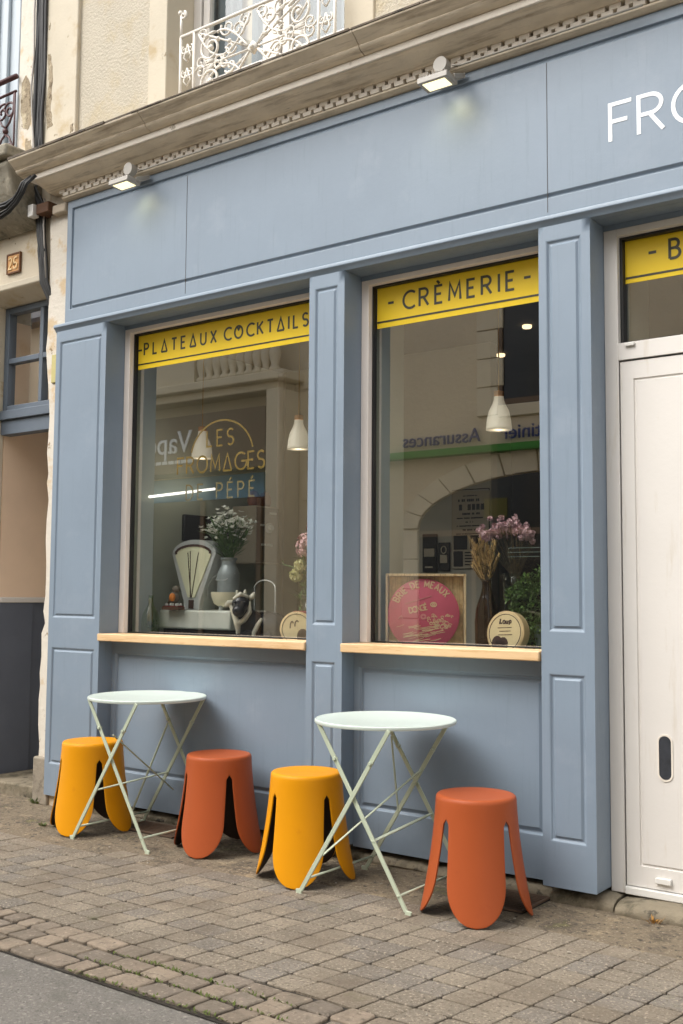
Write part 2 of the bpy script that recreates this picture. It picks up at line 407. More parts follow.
# ------------------------------------------------------------------ stroke lettering
def arc(cx, cz, rx, rz, a0, a1, n=14):
    return [(cx + rx*math.cos(math.radians(a0+(a1-a0)*k/n)), cz + rz*math.sin(math.radians(a0+(a1-a0)*k/n))) for k in range(n+1)]
def glyph(ch, style=True):
    """(advance width, strokes) on a cap height of 1"""
    g = {
    'P': (.52, [[(0,0),(0,1),(.25,1)] + arc(.25,.76,.25,.24,90,-90)[1:], [(.25,.52),(.02,.52)]]),
    'L': (.46, [[(0,1),(0,0),(.44,0)]]),
    'D': (.62, [[(0,0),(0,1),(.2,1)] + arc(.2,.5,.42,.5,90,-90)[1:] + [(0,0)]]),
    'T': (.56, [[(0,1),(.56,1)], [(.28,1),(.28,0)]]),
    'E': (.46, [[(.46,1),(0,1),(0,0),(.46,0)], [(0,.52),(.38,.52)]]),
    'F': (.50, [[(.52,1),(0,1),(0,0)], [(0,.53),(.42,.53)]]),
    'U': (.58, [[(0,1),(0,.29)] + arc(.29,.29,.29,.29,180,360)[1:] + [(.58,1)]]),
    'X': (.58, [[(0,1),(.58,0)], [(.58,1),(0,0)]]),
    'C': (.66, [arc(.48,.5,.48,.5,50,310,20)]),
    'O': (.84, [arc(.42,.5,.42,.5,0,360,28)]),
    'K': (.56, [[(0,1),(0,0)], [(.54,1),(0,.45)], [(.16,.61),(.56,0)]]),
    'I': (.02, [[(.01,1),(.01,0)]]),
    'S': (.50, [arc(.25,.745,.25,.255,35,260,14)[:-1] + arc(.25,.255,.25,.255,80,-145,14)]),
    'R': (.60, [[(0,0),(0,1),(.28,1)] + arc(.28,.75,.26,.25,90,-90)[1:], [(.28,.5),(.02,.5)], [(.24,.53),(.58,0)]]),
    'M': (.74, [[(0,0),(.06,1),(.37,.25),(.68,1),(.74,0)]]),
    'B': (.54, [[(0,0),(0,1),(.25,1)] + arc(.25,.77,.22,.23,90,-90)[1:] + [(0,.54)], [(.25,.54)] + arc(.25,.27,.28,.27,90,-90)[1:] + [(0,0)]]),
    'G': (.74, [arc(.46,.5,.46,.5,48,360,22) + [(.5,.5)]]),
    'N': (.64, [[(0,0),(0,1),(.64,0),(.64,1)]]),
    '-': (.42, [[(0,.48),(.42,.48)]]),
    ' ': (.36, []),
    }
    if ch == 'A':
        return (.66, [[(0,0),(.33,1),(.66,0)]] + ([[(-.01,0),(.67,0)]] if style else [[(.12,.34),(.54,.34)]]))
    if ch == 'o':   # the O with the small heart-like notch
        w, st = g['O']; return (w, st + [[(.27,.93),(.42,.7),(.57,.93)]])
    if ch in 'ÈÉ':
        w, st = g['E']
        acc = [(.12,1.3),(.28,1.12)] if ch == 'È' else [(.14,1.12),(.32,1.3)]
        return (w, st + [acc])
    return g[ch]
def text_width(s, h, gap, style=True):
    return sum(glyph(c, style)[0]*h + gap for c in s) - gap
def put_text(mb, s, x0, x1, z0, h, w, y0, y1, style=True):
    """letters between x0 and x1, baseline z0, cap height h"""
    base = sum(glyph(c, style)[0] for c in s)*h
    gap = ((x1-x0) - base) / max(len(s)-1, 1)
    x = x0
    for c in s:
        wd, strokes = glyph(c, style)
        for i, st in enumerate(strokes):
            mb.ribbon([(x + a*h, z0 + b*h) for a, b in st], w, y0 - i*.0002, y1 + i*.0001)
        x += wd*h + gap

# ------------------------------------------------------------------ joinery: faces with raised and fielded panels
def fielded(mb, x0, x1, z0, z1, y, panels, dep=.009, w1=.007, w2=.022, lift=.0015):
    xs = sorted({x0, x1, *[p[0] for p in panels], *[p[1] for p in panels]})
    zs = sorted({z0, z1, *[p[2] for p in panels], *[p[3] for p in panels]})
    for a, b in zip(xs, xs[1:]):
        for c, d in zip(zs, zs[1:]):
            mx, mz = (a+b)/2, (c+d)/2
            if any(p[0] < mx < p[1] and p[2] < mz < p[3] for p in panels): continue
            mb.face(((a,y,c),(b,y,c),(b,y,d),(a,y,d)))
    for p in panels:
        rings = []
        for ins, dy in ((0,0),(w1,dep),(w1+.006,dep),(w2,lift)):
            rings.append([(p[0]+ins,y+dy,p[2]+ins),(p[1]-ins,y+dy,p[2]+ins),(p[1]-ins,y+dy,p[3]-ins),(p[0]+ins,y+dy,p[3]-ins)])
        for A, B in zip(rings, rings[1:]):
            for k in range(4):
                mb.face((A[k], A[(k+1)%4], B[(k+1)%4], B[k]))
        mb.face(rings[-1])
    bmesh.ops.remove_doubles(mb.bm, verts=mb.bm.verts, dist=1e-5)

# ================================================================== SETTING
# ground sheet, road, paving
mb = MB(); mb.face(((-60,-40,-.03),(40,-40,-.03),(40,30,-.03),(-60,30,-.03)))
struct(obj('ground', mb, M['asphalt']))
mb = MB(); mb.face(((-40,-6.6,-.012),(20,-6.6,-.012),(20,-1.64,-.012),(-40,-1.64,-.012)))
struct(obj('road', mb, M['asphalt']))
mb = MB(); mb.box(-40, 20, -8.0, -6.6, -.028, .09)
struct(obj('far_pavement', mb, M['cement'], bevel=.02))
mb = MB(); mb.face(((-14,-1.66,-.008),(3,-1.66,-.008),(3,.9,-.008),(-14,.9,-.008)))
struct(obj('paving_bed', mb, M['joint_dirt']))

def cut_corners(q, d):
    out = []
    for i in range(4):
        p = Vector(q[i]); a = (Vector(q[i-1])-p).normalized(); b = (Vector(q[(i+1) % 4])-p).normalized()
        out += [tuple(p + a*d*rnd.uniform(.6,1.4)), tuple(p + b*d*rnd.uniform(.6,1.4))]
    return out
def tile_block(bm, lay, quad, z, top_ins, h, col, jitter):
    """one stone: quad of 4 (x,y), rounded top"""
    nq = len(quad); cx = sum(p[0] for p in quad)/nq; cy = sum(p[1] for p in quad)/nq
    tilt = [rnd.uniform(-jitter, jitter) for _ in range(nq)]
    base = [bm.verts.new((p[0], p[1], z-h)) for p in quad]
    mid = [bm.verts.new((p[0], p[1], z-top_ins*.8+t)) for p, t in zip(quad, tilt)]
    def inset(p, d):
        v = Vector((cx-p[0], cy-p[1])); L = v.length
        v = v*(d/L); return p[0]+v.x, p[1]+v.y
    top = []
    for p, t in zip(quad, tilt):
        a, b = inset(p, top_ins*1.4); top.append(bm.verts.new((a, b, z+t)))
    fs = []
    for A, B in ((base, mid), (mid, top)):
        for k in range(nq): fs.append(bm.faces.new((A[k], A[(k+1)%nq], B[(k+1)%nq], B[k])))
    fs.append(bm.faces.new(top))
    for f in fs:
        for l in f.loops: l[lay] = (*col, 1)

tones = [(.225,.172,.115),(.205,.158,.108),(.24,.182,.12),(.2,.158,.112),(.22,.168,.112),(.172,.142,.112),(.265,.203,.135),(.235,.18,.12),(.18,.15,.12)]
mb = MB(); lay = mb.bm.loops.layers.float_color.new('tile')
def edge_y(x): return -.345 - .17*min(1, max(0, (-2.7-x)/.9)) + .018*math.sin(x*3) + .01*math.sin(x*11)
ang = math.radians(8.2); PX, PY = .1185, .1135
for j in range(0, 12):
    y = -1.352 + j*PY
    for i in range(-70, 40):
        x = -2.111 + i*PX + (y+1.36)*math.tan(ang)*.98
        if not -8.6 < x < 1.9: continue
        if y + PY*.5 > edge_y(x): continue
        g = .0021; gy = .0038
        q = []
        for (a, b) in ((0,0),(1,0),(1,1),(0,1)):
            yy = y + b*PY + (gy if b == 0 else -gy) + rnd.uniform(-.0012,.0012)
            xx = x + a*PX + b*PY*math.tan(ang) + (g if a == 0 else -g) + rnd.uniform(-.0012,.0012) 
            yy += -.0 + .012*(a*PX + i*PX)*0
            q.append((xx, yy))
        c = tuple(.55*v + .45*m for v, m in zip(rnd.choice(tones), (.222,.172,.116))); c = (c[0]*.90, c[1]*.97, c[2]*1.06); k = rnd.uniform(.84, 1.08)
        tile_block(mb.bm, lay, cut_corners(q, .007), .0 + rnd.uniform(-.0012,.0012), .0028, .012, tuple(v*k for v in c), .0008)
struct(obj('pavement', mb, M['paver']))

# sett border along the road
mb = MB(); lay = mb.bm.loops.layers.float_color.new('tile')
ct = [(.215,.168,.122),(.195,.155,.115),(.235,.184,.132),(.18,.146,.112),(.22,.174,.126)]
rows = [(-1.650,-1.552),(-1.551,-1.454),(-1.453,-1.358)]
for ri, (ya, yb) in enumerate(rows):
    x = -8.6 + rnd.uniform(0,.1)
    while x < 1.9:
        w = rnd.uniform(.085, .155) if ri < 2 else rnd.uniform(.08,.13)
        g = rnd.uniform(.0025, .006)
        wob = .006
        wave = .012*math.sin(x*2.3+ri)
        q = [(x+g+rnd.uniform(-wob,wob), ya+g+rnd.uniform(-wob,wob)+wave*.4), (x+w-g+rnd.uniform(-wob,wob), ya+g+rnd.uniform(-wob,wob)+wave*.4),
             (x+w-g+rnd.uniform(-wob,wob)+.012, yb-g+rnd.uniform(-wob,wob)+wave*.4), (x+g+rnd.uniform(-wob,wob)+.012, yb-g+rnd.uniform(-wob,wob)+wave*.4)]
        # extra corner points make the stones less square
        c = rnd.choice(ct); k = rnd.uniform(.85, 1.12)
        tile_block(mb.bm, lay, cut_corners(q, .009), .002 + rnd.uniform(-.0025,.0025), .0045, .012, tuple(v*k for v in c), .002)
        x += w
o = struct(obj('cobble_kerb', mb, M['cobble']))
bv = o.modifiers.new('bevel', 'BEVEL'); bv.width = .0025; bv.segments = 2; bv.limit_method = 'ANGLE'; bv.angle_limit = math.radians(35)

# cement strip along the wall, with cut-outs for the grates
mb = MB()
strip_edge = []
N_ = 150
for k in range(N_+1):
    x = -8.6 + 10.5*k/N_
    strip_edge.append((x, edge_y(x) - .12))
for (a, b) in zip(strip_edge, strip_edge[1:]):
    cols_ = []
    for (x, y) in (a, b):
        cols_.append([(x, y + (.16-y)*t/6, -.0035 + (.004 if t > 1 else 0) + (.004*math.sin(x*7+t) if 1 < t < 6 else 0)*.5) for t in range(7)])
    for t in range(6):
        mb.face((cols_[0][t], cols_[1][t], cols_[1][t+1], cols_[0][t+1]))
bmesh.ops.remove_doubles(mb.bm, verts=mb.bm.verts, dist=1e-5)
struct(obj('cement_strip', mb, M['cement'], smooth=True))

# ================================================================== SHOP BUILDING
shop = thing('shop_building', 'slate blue wooden shopfront with two display windows under a stone cornice', 'shop', (-3.3, .3, 0))
X0, X1, X2, X3, X4, X5 = -5.036, -4.597, -3.131, -2.920, -1.912, -1.683
X6, X7 = -.78, -.50
BASE = .066
def part(name, mb, m, parent=shop, **k): return obj(name, mb, m, parent, **k)

def pilaster(a, b, base=BASE, y=0.0):
    mb = MB()
    fielded(mb, a, b, base, 2.765, y, [(a+.036, b-.042, 1.080, 2.700), (a+.036, b-.042, .246, .906)])
    for x in (a, b):
        mb.face(((x,y,base),(x,.21,base),(x,.21,2.765),(x,y,2.765)))
    mb.face(((a,y,base),(b,y,base),(b,.21,base),(a,.21,base)))
    bmesh.ops.remove_doubles(mb.bm, verts=mb.bm.verts, dist=1e-5)
    return part('pilaster', mb, M['blue'], bevel=.0035)
for a, b in ((X0,X1),(X2,X3),(X4,X5),(X6,X7)): pilaster(a, b)

# stall riser panels under the windows
def riser(a, b):
    mb = MB()
    fielded(mb, a, b, .058, .954, .098, [(a+.028, b-.032, .236, .888)], dep=.012, w1=.008, w2=.03)
    mb.face(((a,.098,.058),(b,.098,.058),(b,.2,.058),(a,.2,.058)))
    bmesh.ops.remove_doubles(mb.bm, verts=mb.bm.verts, dist=1e-5)
    part('stall_riser', mb, M['blue'], bevel=.0025)
riser(X1, X2); riser(X3, X4)
for a, b in ((X1-.003, X2-.002), (X3-.003, X4-.006)):
    mb = MB(); mb.box(a, b, -.012, .165, .956, .997)
    part('window_sill', mb, M['pine'], bevel=.005)

mb = MB()
fielded(mb, X7, .25, .058, 2.765, .098, [(X7+.05, .25-.05, .246, .906), (X7+.05, .25-.05, 1.08, 2.70)], dep=.012, w1=.008, w2=.03)
part('side_panel', mb, M['blue'], bevel=.0025)
# fascia with its sunk outline and drip moulding
FR = .25
mb = MB()
fielded(mb, -4.965, FR, 2.80, 3.545, 0, [(-4.925, FR-.05, 2.886, 3.500)], dep=.012, w1=.004, w2=.021, lift=.0)
mb.face(((-4.965,0,2.80),(-4.965,.1,2.80),(-4.965,.1,3.545),(-4.965,0,3.545)))
bmesh.ops.remove_doubles(mb.bm, verts=mb.bm.verts, dist=1e-5)
fas = part('fascia', mb, M['blue'], bevel=.002)
for x in (-3.977, -1.868):
    mb = MB(); mb.box(x-.0012, x+.0012, -.0012, .004, 2.825, 3.476)
    part('board_joint', mb, M['groove'], fas)
mb = MB()
h = .153; z0 = 3.06; x = -1.590
for c, adv in (('F',.119),('R',.139),('O',.175),('M',.16),('A',.15),('G',.165),('E',.118),('R',.135),('I',.055),('E',.1)):
    wd, st = glyph(c, False)
    for i, s_ in enumerate(st): mb.ribbon([(x + a*h*1.12, z0 + b*h) for a, b in s_], .0165, -.0016-i*.0004, .004+i*.0003)
    x += adv
part('lettering', mb, M['white_letter'], fas)
mb = MB()
mb.extrude_x([(0.05,2.812),(-.001,2.811),(-.007,2.807),(-.009,2.802),(-.009,2.792),(-.004,2.787),(.004,2.779),(.010,2.767),(.05,2.767)], -5.058, FR)
part('drip_moulding', mb, M['blue'], bevel=.002)
mb = MB(); mb.box(X0+.01, FR, .05, .21, 2.767, 2.80)
part('soffit', mb, M['blue'])
mb = MB(); mb.box(X1, X2, .141, .21, 2.745, 2.767); mb.box(X3, X4, .141, .21, 2.745, 2.767); mb.box(X5, X6, .141, .21, 2.745, 2.767)
part('head_rail', mb, M['blue'])

# stone cornice above
CL = -5.14
mb = MB()
mb.extrude_x([(.12,3.549),(-.006,3.549),(-.02,3.552),(-.034,3.558),(-.036,3.566),(-.02,3.568),(.12,3.568)], -4.985, FR)
part('bed_moulding', mb, M['cornice'], bevel=.002)
mb = MB()
mb.box(-5.01, FR, .02, .1, 3.5685, 3.611)
p = .0672; x = -5.01
while x < FR:
    mb.box(x+.009, x+p-.009, -.040, .0195, 3.590, 3.611)
    mb.box(x+.009+p/2, x+p-.009+p/2, -.040, .0195, 3.569, 3.5898)
    x += p
part('dentil_band', mb, M['cornice_light'], bevel=.0015)
mb = MB()
mb.extrude_x([(.1,3.6115),(-.048,3.6115),(-.055,3.618),(-.075,3.624),(-.11,3.634),(-.135,3.648),(-.145,3.658),(.1,3.658)], -5.09, FR)
part('cove', mb, M['cornice'], smooth=True, angle=35)
mb = MB(); mb.box(CL, FR, -.156, .1, 3.6585, 3.694)
part('fillet', mb, M['cornice_light'], bevel=.004)
mb = MB()
# the crown moulding is broken into lengths with slightly ragged top edges
mb2 = MB()
xs = [-5.205, -4.1, -2.7, -1.2, FR]
prof = [(.1,3.6945),(-.160,3.6945),(-.168,3.700),(-.185,3.703),(-.200,3.714),(-.204,3.722),(-.200,3.724),(-.212,3.732),(-.232,3.748),(-.255,3.764),(-.258,3.772),(.1,3.80)]
for a, b in zip(xs, xs[1:]):
    mb.extrude_x(prof, a, b-.004)
part('crown_moulding', mb, M['cornice'], bevel=.003)
mb = MB()
x = -5.21
while x < FR:
    w = rnd.uniform(.12, .4)
    mb.box(x, min(x+w, FR), -.262+rnd.uniform(-.003,.004), .1, 3.7735, 3.783+rnd.uniform(-.002,.004))
    x += w + rnd.uniform(.0, .012)
M['lead'] = mat('blackened flashing', lin('#5b5042'), .8, var=.25, vscale=12, bump=.4, bscale=40, spots=[(lin('#2f2921'), 9, .5, .6)])
part('flashing', mb, M['lead'])

# threshold stones
mb = MB()
def stone(mb, x0, x1, y0, y1, z0, z1):
    n = 10
    for k in range(n):
        a = x0 + (x1-x0)*k/n; b = x0 + (x1-x0)*(k+1)/n
    prof = [(y1,z0),(y0,z0),(y0-.006,z0+(z1-z0)*.35),(y0+.004,z0+(z1-z0)*.72),(y0+.03,z1-.004),(y0+.06,z1),(y1,z1)]
    rings = []
    for k in range(n+1):
        t = k/n; x = x0 + (x1-x0)*t
        e = max(0, 1-min(t, 1-t)*9)
        off = .004*math.sin(x*21) + rnd.uniform(-.004,.004)
        rings.append([mb.bm.verts.new((x, y + (off + .012*e*e if y < y1-.001 else 0), z - (.010*e*e if z > z0+.001 else 0) + (rnd.uniform(-.002,.002) if z > z0+.001 else 0))) for y, z in prof])
    for A, B in zip(rings, rings[1:]):
        for k in range(len(prof)):
            k2 = (k+1) % len(prof)
            mb.bm.faces.new((A[k], A[k2], B[k2], B[k]))
    mb.bm.faces.new(rings[0][::-1]); mb.bm.faces.new(rings[-1])
for a, b, y0, h in ((-5.05,-4.55,.05,.05),(-4.54,-3.9,.105,.038),(-3.89,-3.12,.1,.038),(-3.11,-2.5,.09,.038),(-2.49,-1.915,.075,.038),(-1.905,-1.635,.035,.05),(-1.622,-.7,.012,.05),(-.69,.25,.02,.05)):
    stone(mb, a, b, y0, .35, -.008, h)
part('threshold_stone', mb, M['plinth'], smooth=True, angle=50)

# display windows
def rect_frame(mb, x0, x1, z0, z1, wl, wr, wt, wb, y0, y1):
    mb.box(x0, x0+wl, y0, y1, z0, z1); mb.box(x1-wr, x1, y0, y1, z0, z1)
    mb.box(x0+wl, x1-wr, y0, y1, z1-wt, z1)
    if wb: mb.box(x0+wl, x1-wr, y0, y1, z0, z0+wb)
def display_window(a, b):
    mb = MB(); rect_frame(mb, a+.001, b-.001, .998, 2.744, .042, .042, .024, 0, .140, .176)
    f = part('display_window', mb, M['frame_white'], bevel=.002)
    mb = MB(); rect_frame(mb, a+.0435, b-.0435, .999, 2.7195, .008, .008, .008, .005, .172, .2)
    obj('seal', mb, M['gasket'], f)
    mb = MB(); mb.face(((a+.05,.198,1.0),(b-.05,.198,1.0),(b-.05,.198,2.715),(a+.05,.198,2.715)))
    obj('pane', mb, M['glass'], f)
    return f
w1 = display_window(X1, X2); w2 = display_window(X3, X4)
def band(f, a, b, name='name_band'):
    mb = MB(); mb.box(a, b, .1962, .1972, 2.513, 2.7105); obj(name, mb, M['yellow_vinyl'], f)
    return mb
band(w1, X1+.056, X2-.056); band(w2, X3+.056, X4-.056)
mb = MB()
put_text(mb, '-', -4.540, -4.522, 2.594, .066, .0108, .1948, .1958)
put_text(mb, 'PLATEAUX', -4.492, -3.930, 2.594, .066, .0108, .1948, .1958)
put_text(mb, 'CoCKTAILS', -3.868, -3.292, 2.594, .066, .0108, .1948, .1958)
mb.box(X1+.057, X2-.057, .1948, .1958, 2.538, 2.546)
obj('band_lettering', mb, M['black_vinyl'], w1)
mb = MB()
put_text(mb, '-', -2.800, -2.758, 2.594, .076, .0118, .1948, .1958)
put_text(mb, 'CRÈMERIE', -2.712, -2.125, 2.588, .082, .0118, .1948, .1958)
put_text(mb, '-', -2.076, -2.032, 2.594, .076, .0118, .1948, .1958)
mb.box(X3+.057, X4-.057, .1948, .1958, 2.538, 2.547)
obj('band_lettering', mb, M['black_vinyl'], w2)
mb = MB()
mb.ribbon(arc(-3.883, 1.955, .228, .205, 168, 12, 30), .0095, .2015, .2028)
put_text(mb, 'LES', -3.991, -3.797, 2.022, .086, .0108, .2015, .2028)
put_text(mb, 'FROMAGES', -4.212, -3.578, 1.883, .090, .0108, .2015, .2028)
put_text(mb, 'DE PÉPÉ', -4.141, -3.643, 1.736, .082, .0095, .2015, .2028)
obj('gold_lettering', mb, M['gold_vinyl'], w1)

# white door with a transom light
mb = MB()
rect_frame(mb, X5+.001, X6-.001, .052, 2.744, .058, .058, .03, 0, .140, .215)
mb.box(X5+.059, X6-.059, .1395, .215, 2.190, 2.262)
dr = part('entrance_door', mb, M['white'], bevel=.002)
mb = MB()
a, b = X5+.064, X6-.064
# leaf: outer stile, groove, sunk centre sheet with a slotted pull
sl = (-1.487, -1.430, .505, .682)
fielded(mb, a, b, .085, 2.183, .146, [(a+.055, b-.055, .165, 2.110)], dep=.006, w1=.003, w2=.012, lift=.001)
leaf = obj('door_leaf', mb, M['white'], dr)
def stadium(x0, x1, z0, z1, n=10):
    r = (x1-x0)/2; cx = (x0+x1)/2
    return arc(cx, z1-r, r, r, 0, 180, n) + arc(cx, z0+r, r, r, 180, 360, n)
mb = MB(); mb.prism(stadium(-1.481,-1.434,.510,.677), .1445, .150); obj('pull_recess', mb, M['slot_grey'], leaf)
mb = MB(); mb.ribbon(stadium(-1.485,-1.430,.505,.682), .006, .1435, .149, closed=True); obj('pull_rim', mb, M['cornice_light'], leaf)
mb = MB(); mb.box(-1.592, -1.552, .128, .139, 2.243, 2.258); obj('drain_cap', mb, M['plastic_white'], dr, bevel=.003)
mb = MB(); mb.box(-1.500, -1.438, .130, .1475, .110, .133)
obj('drain_cap', mb, M['plastic_white'], dr, bevel=.003)
mb = MB(); mb.box(X5+.061, X6-.061, .128, .2, .052, .082); obj('weather_bar', mb, M['plastic_white'], dr, bevel=.004)
mb = MB(); rect_frame(mb, X5+.0595, X6-.0595, 2.2625, 2.7135, .012, .012, .011, .008, .168, .213); obj('seal', mb, M['gasket'], dr)
mb = MB(); mb.face(((X5+.065,.198,2.265),(X6-.065,.198,2.265),(X6-.065,.198,2.71),(X5+.065,.198,2.71))); obj('pane', mb, M['glass'], dr)
mb = MB(); mb.box(X5+.0725, X6-.0725, .1962, .1972, 2.523, 2.7105); obj('name_band', mb, M['yellow_vinyl'], dr)
mb = MB(); put_text(mb, '-', -1.510, -1.468, 2.600, .076, .0118, .1948, .1958)
put_text(mb, 'BEURRE', -1.422, -1.02, 2.597, .078, .0118, .1948, .1958)
mb.box(X5+.074, X6-.074, .1948, .1958, 2.541, 2.550)
obj('band_lettering', mb, M['black_vinyl'], dr)

# white masonry strip at the left corner, and the wall behind everything
mb = MB()
zs = [0.0]
while zs[-1] < 3.56: zs.append(zs[-1] + rnd.uniform(.05,.16))
L_ = [(-5.128 + rnd.uniform(-.012,.014) + (.015 if 1 < z < 2 else 0) - (.03 if z > 2.5 else 0), z) for z in zs]
for (xa, za), (xb, zb) in zip(L_, L_[1:]):
    y0 = .028
    mb.face(((xa,y0,za),(-4.9,y0,za),(-4.9,y0,zb),(xb,y0,zb)))
    mb.face(((xa,y0,za),(xb,y0,zb),(xb,.3,zb),(xa,.3,za)))
bmesh.ops.remove_doubles(mb.bm, verts=mb.bm.verts, dist=1e-5)
part('corner_masonry', mb, M['peel'])
mb = MB(); mb.box(-5.095, -4.975, -.015, .06, 3.49, 3.545); part('stone_stub', mb, M['lime_grey'], bevel=.008)
mb = MB(); mb.box(-5.16, -5.02, .012, .05, -.005, .27)
part('corner_base_stone', mb, M['base_stone'], bevel=.012)

# upper facade
def ragged(poly, j, n=5):
    out = []
    for p, q in zip(poly, poly[1:] + poly[:1]):
        for k in range(n):
            u = k/n; out.append((p[0]+(q[0]-p[0])*u + rnd.uniform(-j,j), p[1]+(q[1]-p[1])*u + rnd.uniform(-j,j)))
    return out
M['bare_stone'] = mat('bare stone under plaster', lin('#a2937a'), .92, var=.25, vscale=14, bump=.8, bscale=40, bdist=.015, spots=[(lin('#6e604b'), 14, .5, .62), (lin('#c4b69a'), 9, .56, .66)])
UW = .1
mb = MB(); mb.box(-5.335, -5.012, UW-.025, UW+.2, 3.70, 6.6); part('quoin', mb, M['lime'], bevel=.008)
mb = MB(); mb.box(-5.012, -4.40, UW, UW+.2, 3.70, 6.6); part('render_panel', mb, M['render'])
mb = MB()
mb.box(-4.40, -4.25, UW-.012, UW+.3, 3.70, 6.6)
part('window_surround', mb, M['lime'], bevel=.006)
mb = MB(); mb.box(-3.0, -2.82, UW-.012, UW+.3, 3.70, 6.6); mb.box(-4.25, -3.0, UW-.012, UW+.3, 6.0, 6.6)
part('window_surround', mb, M['lime'], bevel=.006)
mb = MB(); mb.box(-2.82, FR, UW, UW+.2, 3.70, 6.6); part('render_panel', mb, M['render'])
mb = MB(); mb.box(-4.25, -3.0, UW, UW+.32, 3.70, 3.82); part('window_ledge', mb, M['lime_grey'])
mb = MB(); mb.prism(ragged([(-5.297,4.59),(-5.255,4.575),(-5.242,4.40),(-5.248,4.22),(-5.228,4.12),(-5.284,4.10),(-5.30,4.26),(-5.275,4.40)], .007), .0735, .0765); mb.prism(ragged([(-5.06,4.07),(-5.03,4.075),(-5.035,4.03),(-5.06,4.02)], .007), .0735, .0765); mb.prism(ragged([(-5.30,4.78),(-5.275,4.79),(-5.28,4.75)], .007), .0735, .0765)
part('peeled_patch', mb, M['bare_stone'])
# first floor french window
mb = MB()
wy = .30
rect_frame(mb, -4.25, -3.0, 3.82, 6.0, .06, .06, .06, .08, wy, wy+.06)
mb.box(-3.66, -3.59, wy-.012, wy+.06, 3.82, 5.99)
for a, b in ((-4.18,-3.67),(-3.58,-3.07)):
    rect_frame(mb, a, b, 3.905, 5.93, .05, .05, .05, .28, wy+.008, wy+.05)
uw = part('french_window', mb, M['white'], bevel=.004)
mb = MB(); mb.face(((-4.19,wy+.032,3.9),(-3.06,wy+.032,3.9),(-3.06,wy+.032,5.94),(-4.19,wy+.032,5.94))); obj('pane', mb, M['up_glass'], uw)
mb = MB()
for k in range(60):
    x = -4.2 + 1.16*k/60; x2 = x + 1.16/60
    y_ = wy+.10 + .012*math.sin(k*1.3); y2 = wy+.10 + .012*math.sin((k+1)*1.3)
    if -3.95 < x < -3.9: continue
    mb.face(((x,y_,3.85),(x2,y2,3.85),(x2,y2,5.95),(x,y_,5.95)))
obj('curtain', mb, M['curtain'], uw)
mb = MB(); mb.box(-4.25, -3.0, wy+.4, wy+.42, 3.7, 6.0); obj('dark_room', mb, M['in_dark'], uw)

# scrolled window railing
def spiral(cx, cz, r0, r1, a0, turns, y, n=30):
    return [(cx + (r0+(r1-r0)*k/n)*math.cos(a0+turns*2*PI*k/n), y, cz + (r0+(r1-r0)*k/n)*math.sin(a0+turns*2*PI*k/n)) for k in range(n+1)]
def scroll_panel(mb, xa, xb, za, zb, y, r=.0078):
    """one bay of wrought scrolls, mirrored about its middle"""
    w = xb-xa; hgt = zb-za; cx = (xa+xb)/2; cz = (za+zb)/2
    for s in (-1, 1):
        for t in (-1, 1):
            # big C scrolls in the corners
            c = (cx + s*w*.36, cz + t*hgt*.22)
            R_ = hgt*.2
            mb.tube(spiral(c[0], c[1], R_*.25, R_, PI/2*(1-s) + .3*t, s*t*1.35, y, 34), r, 6)
            mb.ball((c[0], y, c[1]), r*2, 8, 6)
            # S bars running to the middle lozenge
            pts = []
            for k in range(13):
                u = k/12
                pts.append((cx + s*w*(.04+.27*u), y, cz + t*hgt*(.04 + .36*math.sin(u*PI*.55))))
            mb.tube(pts, r*.9, 6)
            mb.tube(spiral(cx + s*w*.13, cz + t*hgt*.32, .008, hgt*.11, .4*t, s*t*1.2, y, 22), r*.85, 6)
            mb.tube(spiral(cx + s*w*.235, cz + t*hgt*.05, .006, hgt*.09, PI*.5, -s*t*1.0, y, 18), r*.8, 6)
            # leaf sprays
            for q in range(3):
                a = (q-1)*.5 + (0 if s > 0 else PI)
                mb.tube([(c[0]-s*.02, y, cz + t*hgt*.03), (c[0]+.045*math.cos(a), y, cz + t*(.012+.03*abs(math.sin(a+.6))))], [r*1.5, r*.5], 6)
        mb.tube([(cx, y, cz), (cx + s*w*.46, y, cz)], r*.7, 6)
    for s in (-1, 1):
        for t in (-1, 1):
            for (fx, fz, fr, tr) in ((.07,.40,.10,1.3),(.19,.12,.10,-1.2),(.22,.40,.12,1.4),(.30,.02,.09,1.2),(.43,.42,.09,-1.3),(.45,.06,.10,1.3)):
                mb.tube(spiral(cx+s*w*fx, cz+t*hgt*fz, .005, hgt*fr, PI/2*(1-s)+fx*9, s*t*tr, y, 20), r*.75, 6)
            mb.tube([(cx+s*w*(.03+.44*k/8), y, cz+t*hgt*(.46-.40*math.sin(PI*k/8)**.8)) for k in range(9)], r*.8, 6)
            mb.tube([(cx+s*w*.02, y, cz+t*hgt*.02), (cx+s*w*.46, y, cz+t*hgt*.47)], r*.7, 6)
            for k in range(4): mb.ball((cx+s*w*(.1+.1*k), y, cz+t*hgt*(.12+.09*k)), r*1.7, 8, 6)
    mb.obox((cx, y, cz), (.05,.02,.05), Matrix.Rotation(PI/4, 3, 'Y'))
    mb.ball((cx, y-.012, cz), .014, 10, 6)
ry = .0
rail = thing('window_railing', 'white scrolled iron railing with a curled finial, before the upstairs window', 'railing', (-3.5, ry, 3.79))
mb = MB()
mb.tube([(-4.046,ry,4.275),(-2.99,ry,4.275)], .0095, 8)
mb.tube([(-4.046,ry,3.835),(-2.99,ry,3.835)], .0085, 8)
obj('rails', mb, M['rail_white'], rail, smooth=True)
for x in (-3.945, -3.09, -2.99):
    mb = MB(); mb.tube([(x,ry,3.79),(x,ry,4.275)], .0085, 8); obj('post', mb, M['rail_white'], rail, smooth=True)
mb = MB(); mb.tube([(-4.046,ry,3.79),(-4.046,ry,4.275)], .0085, 8)
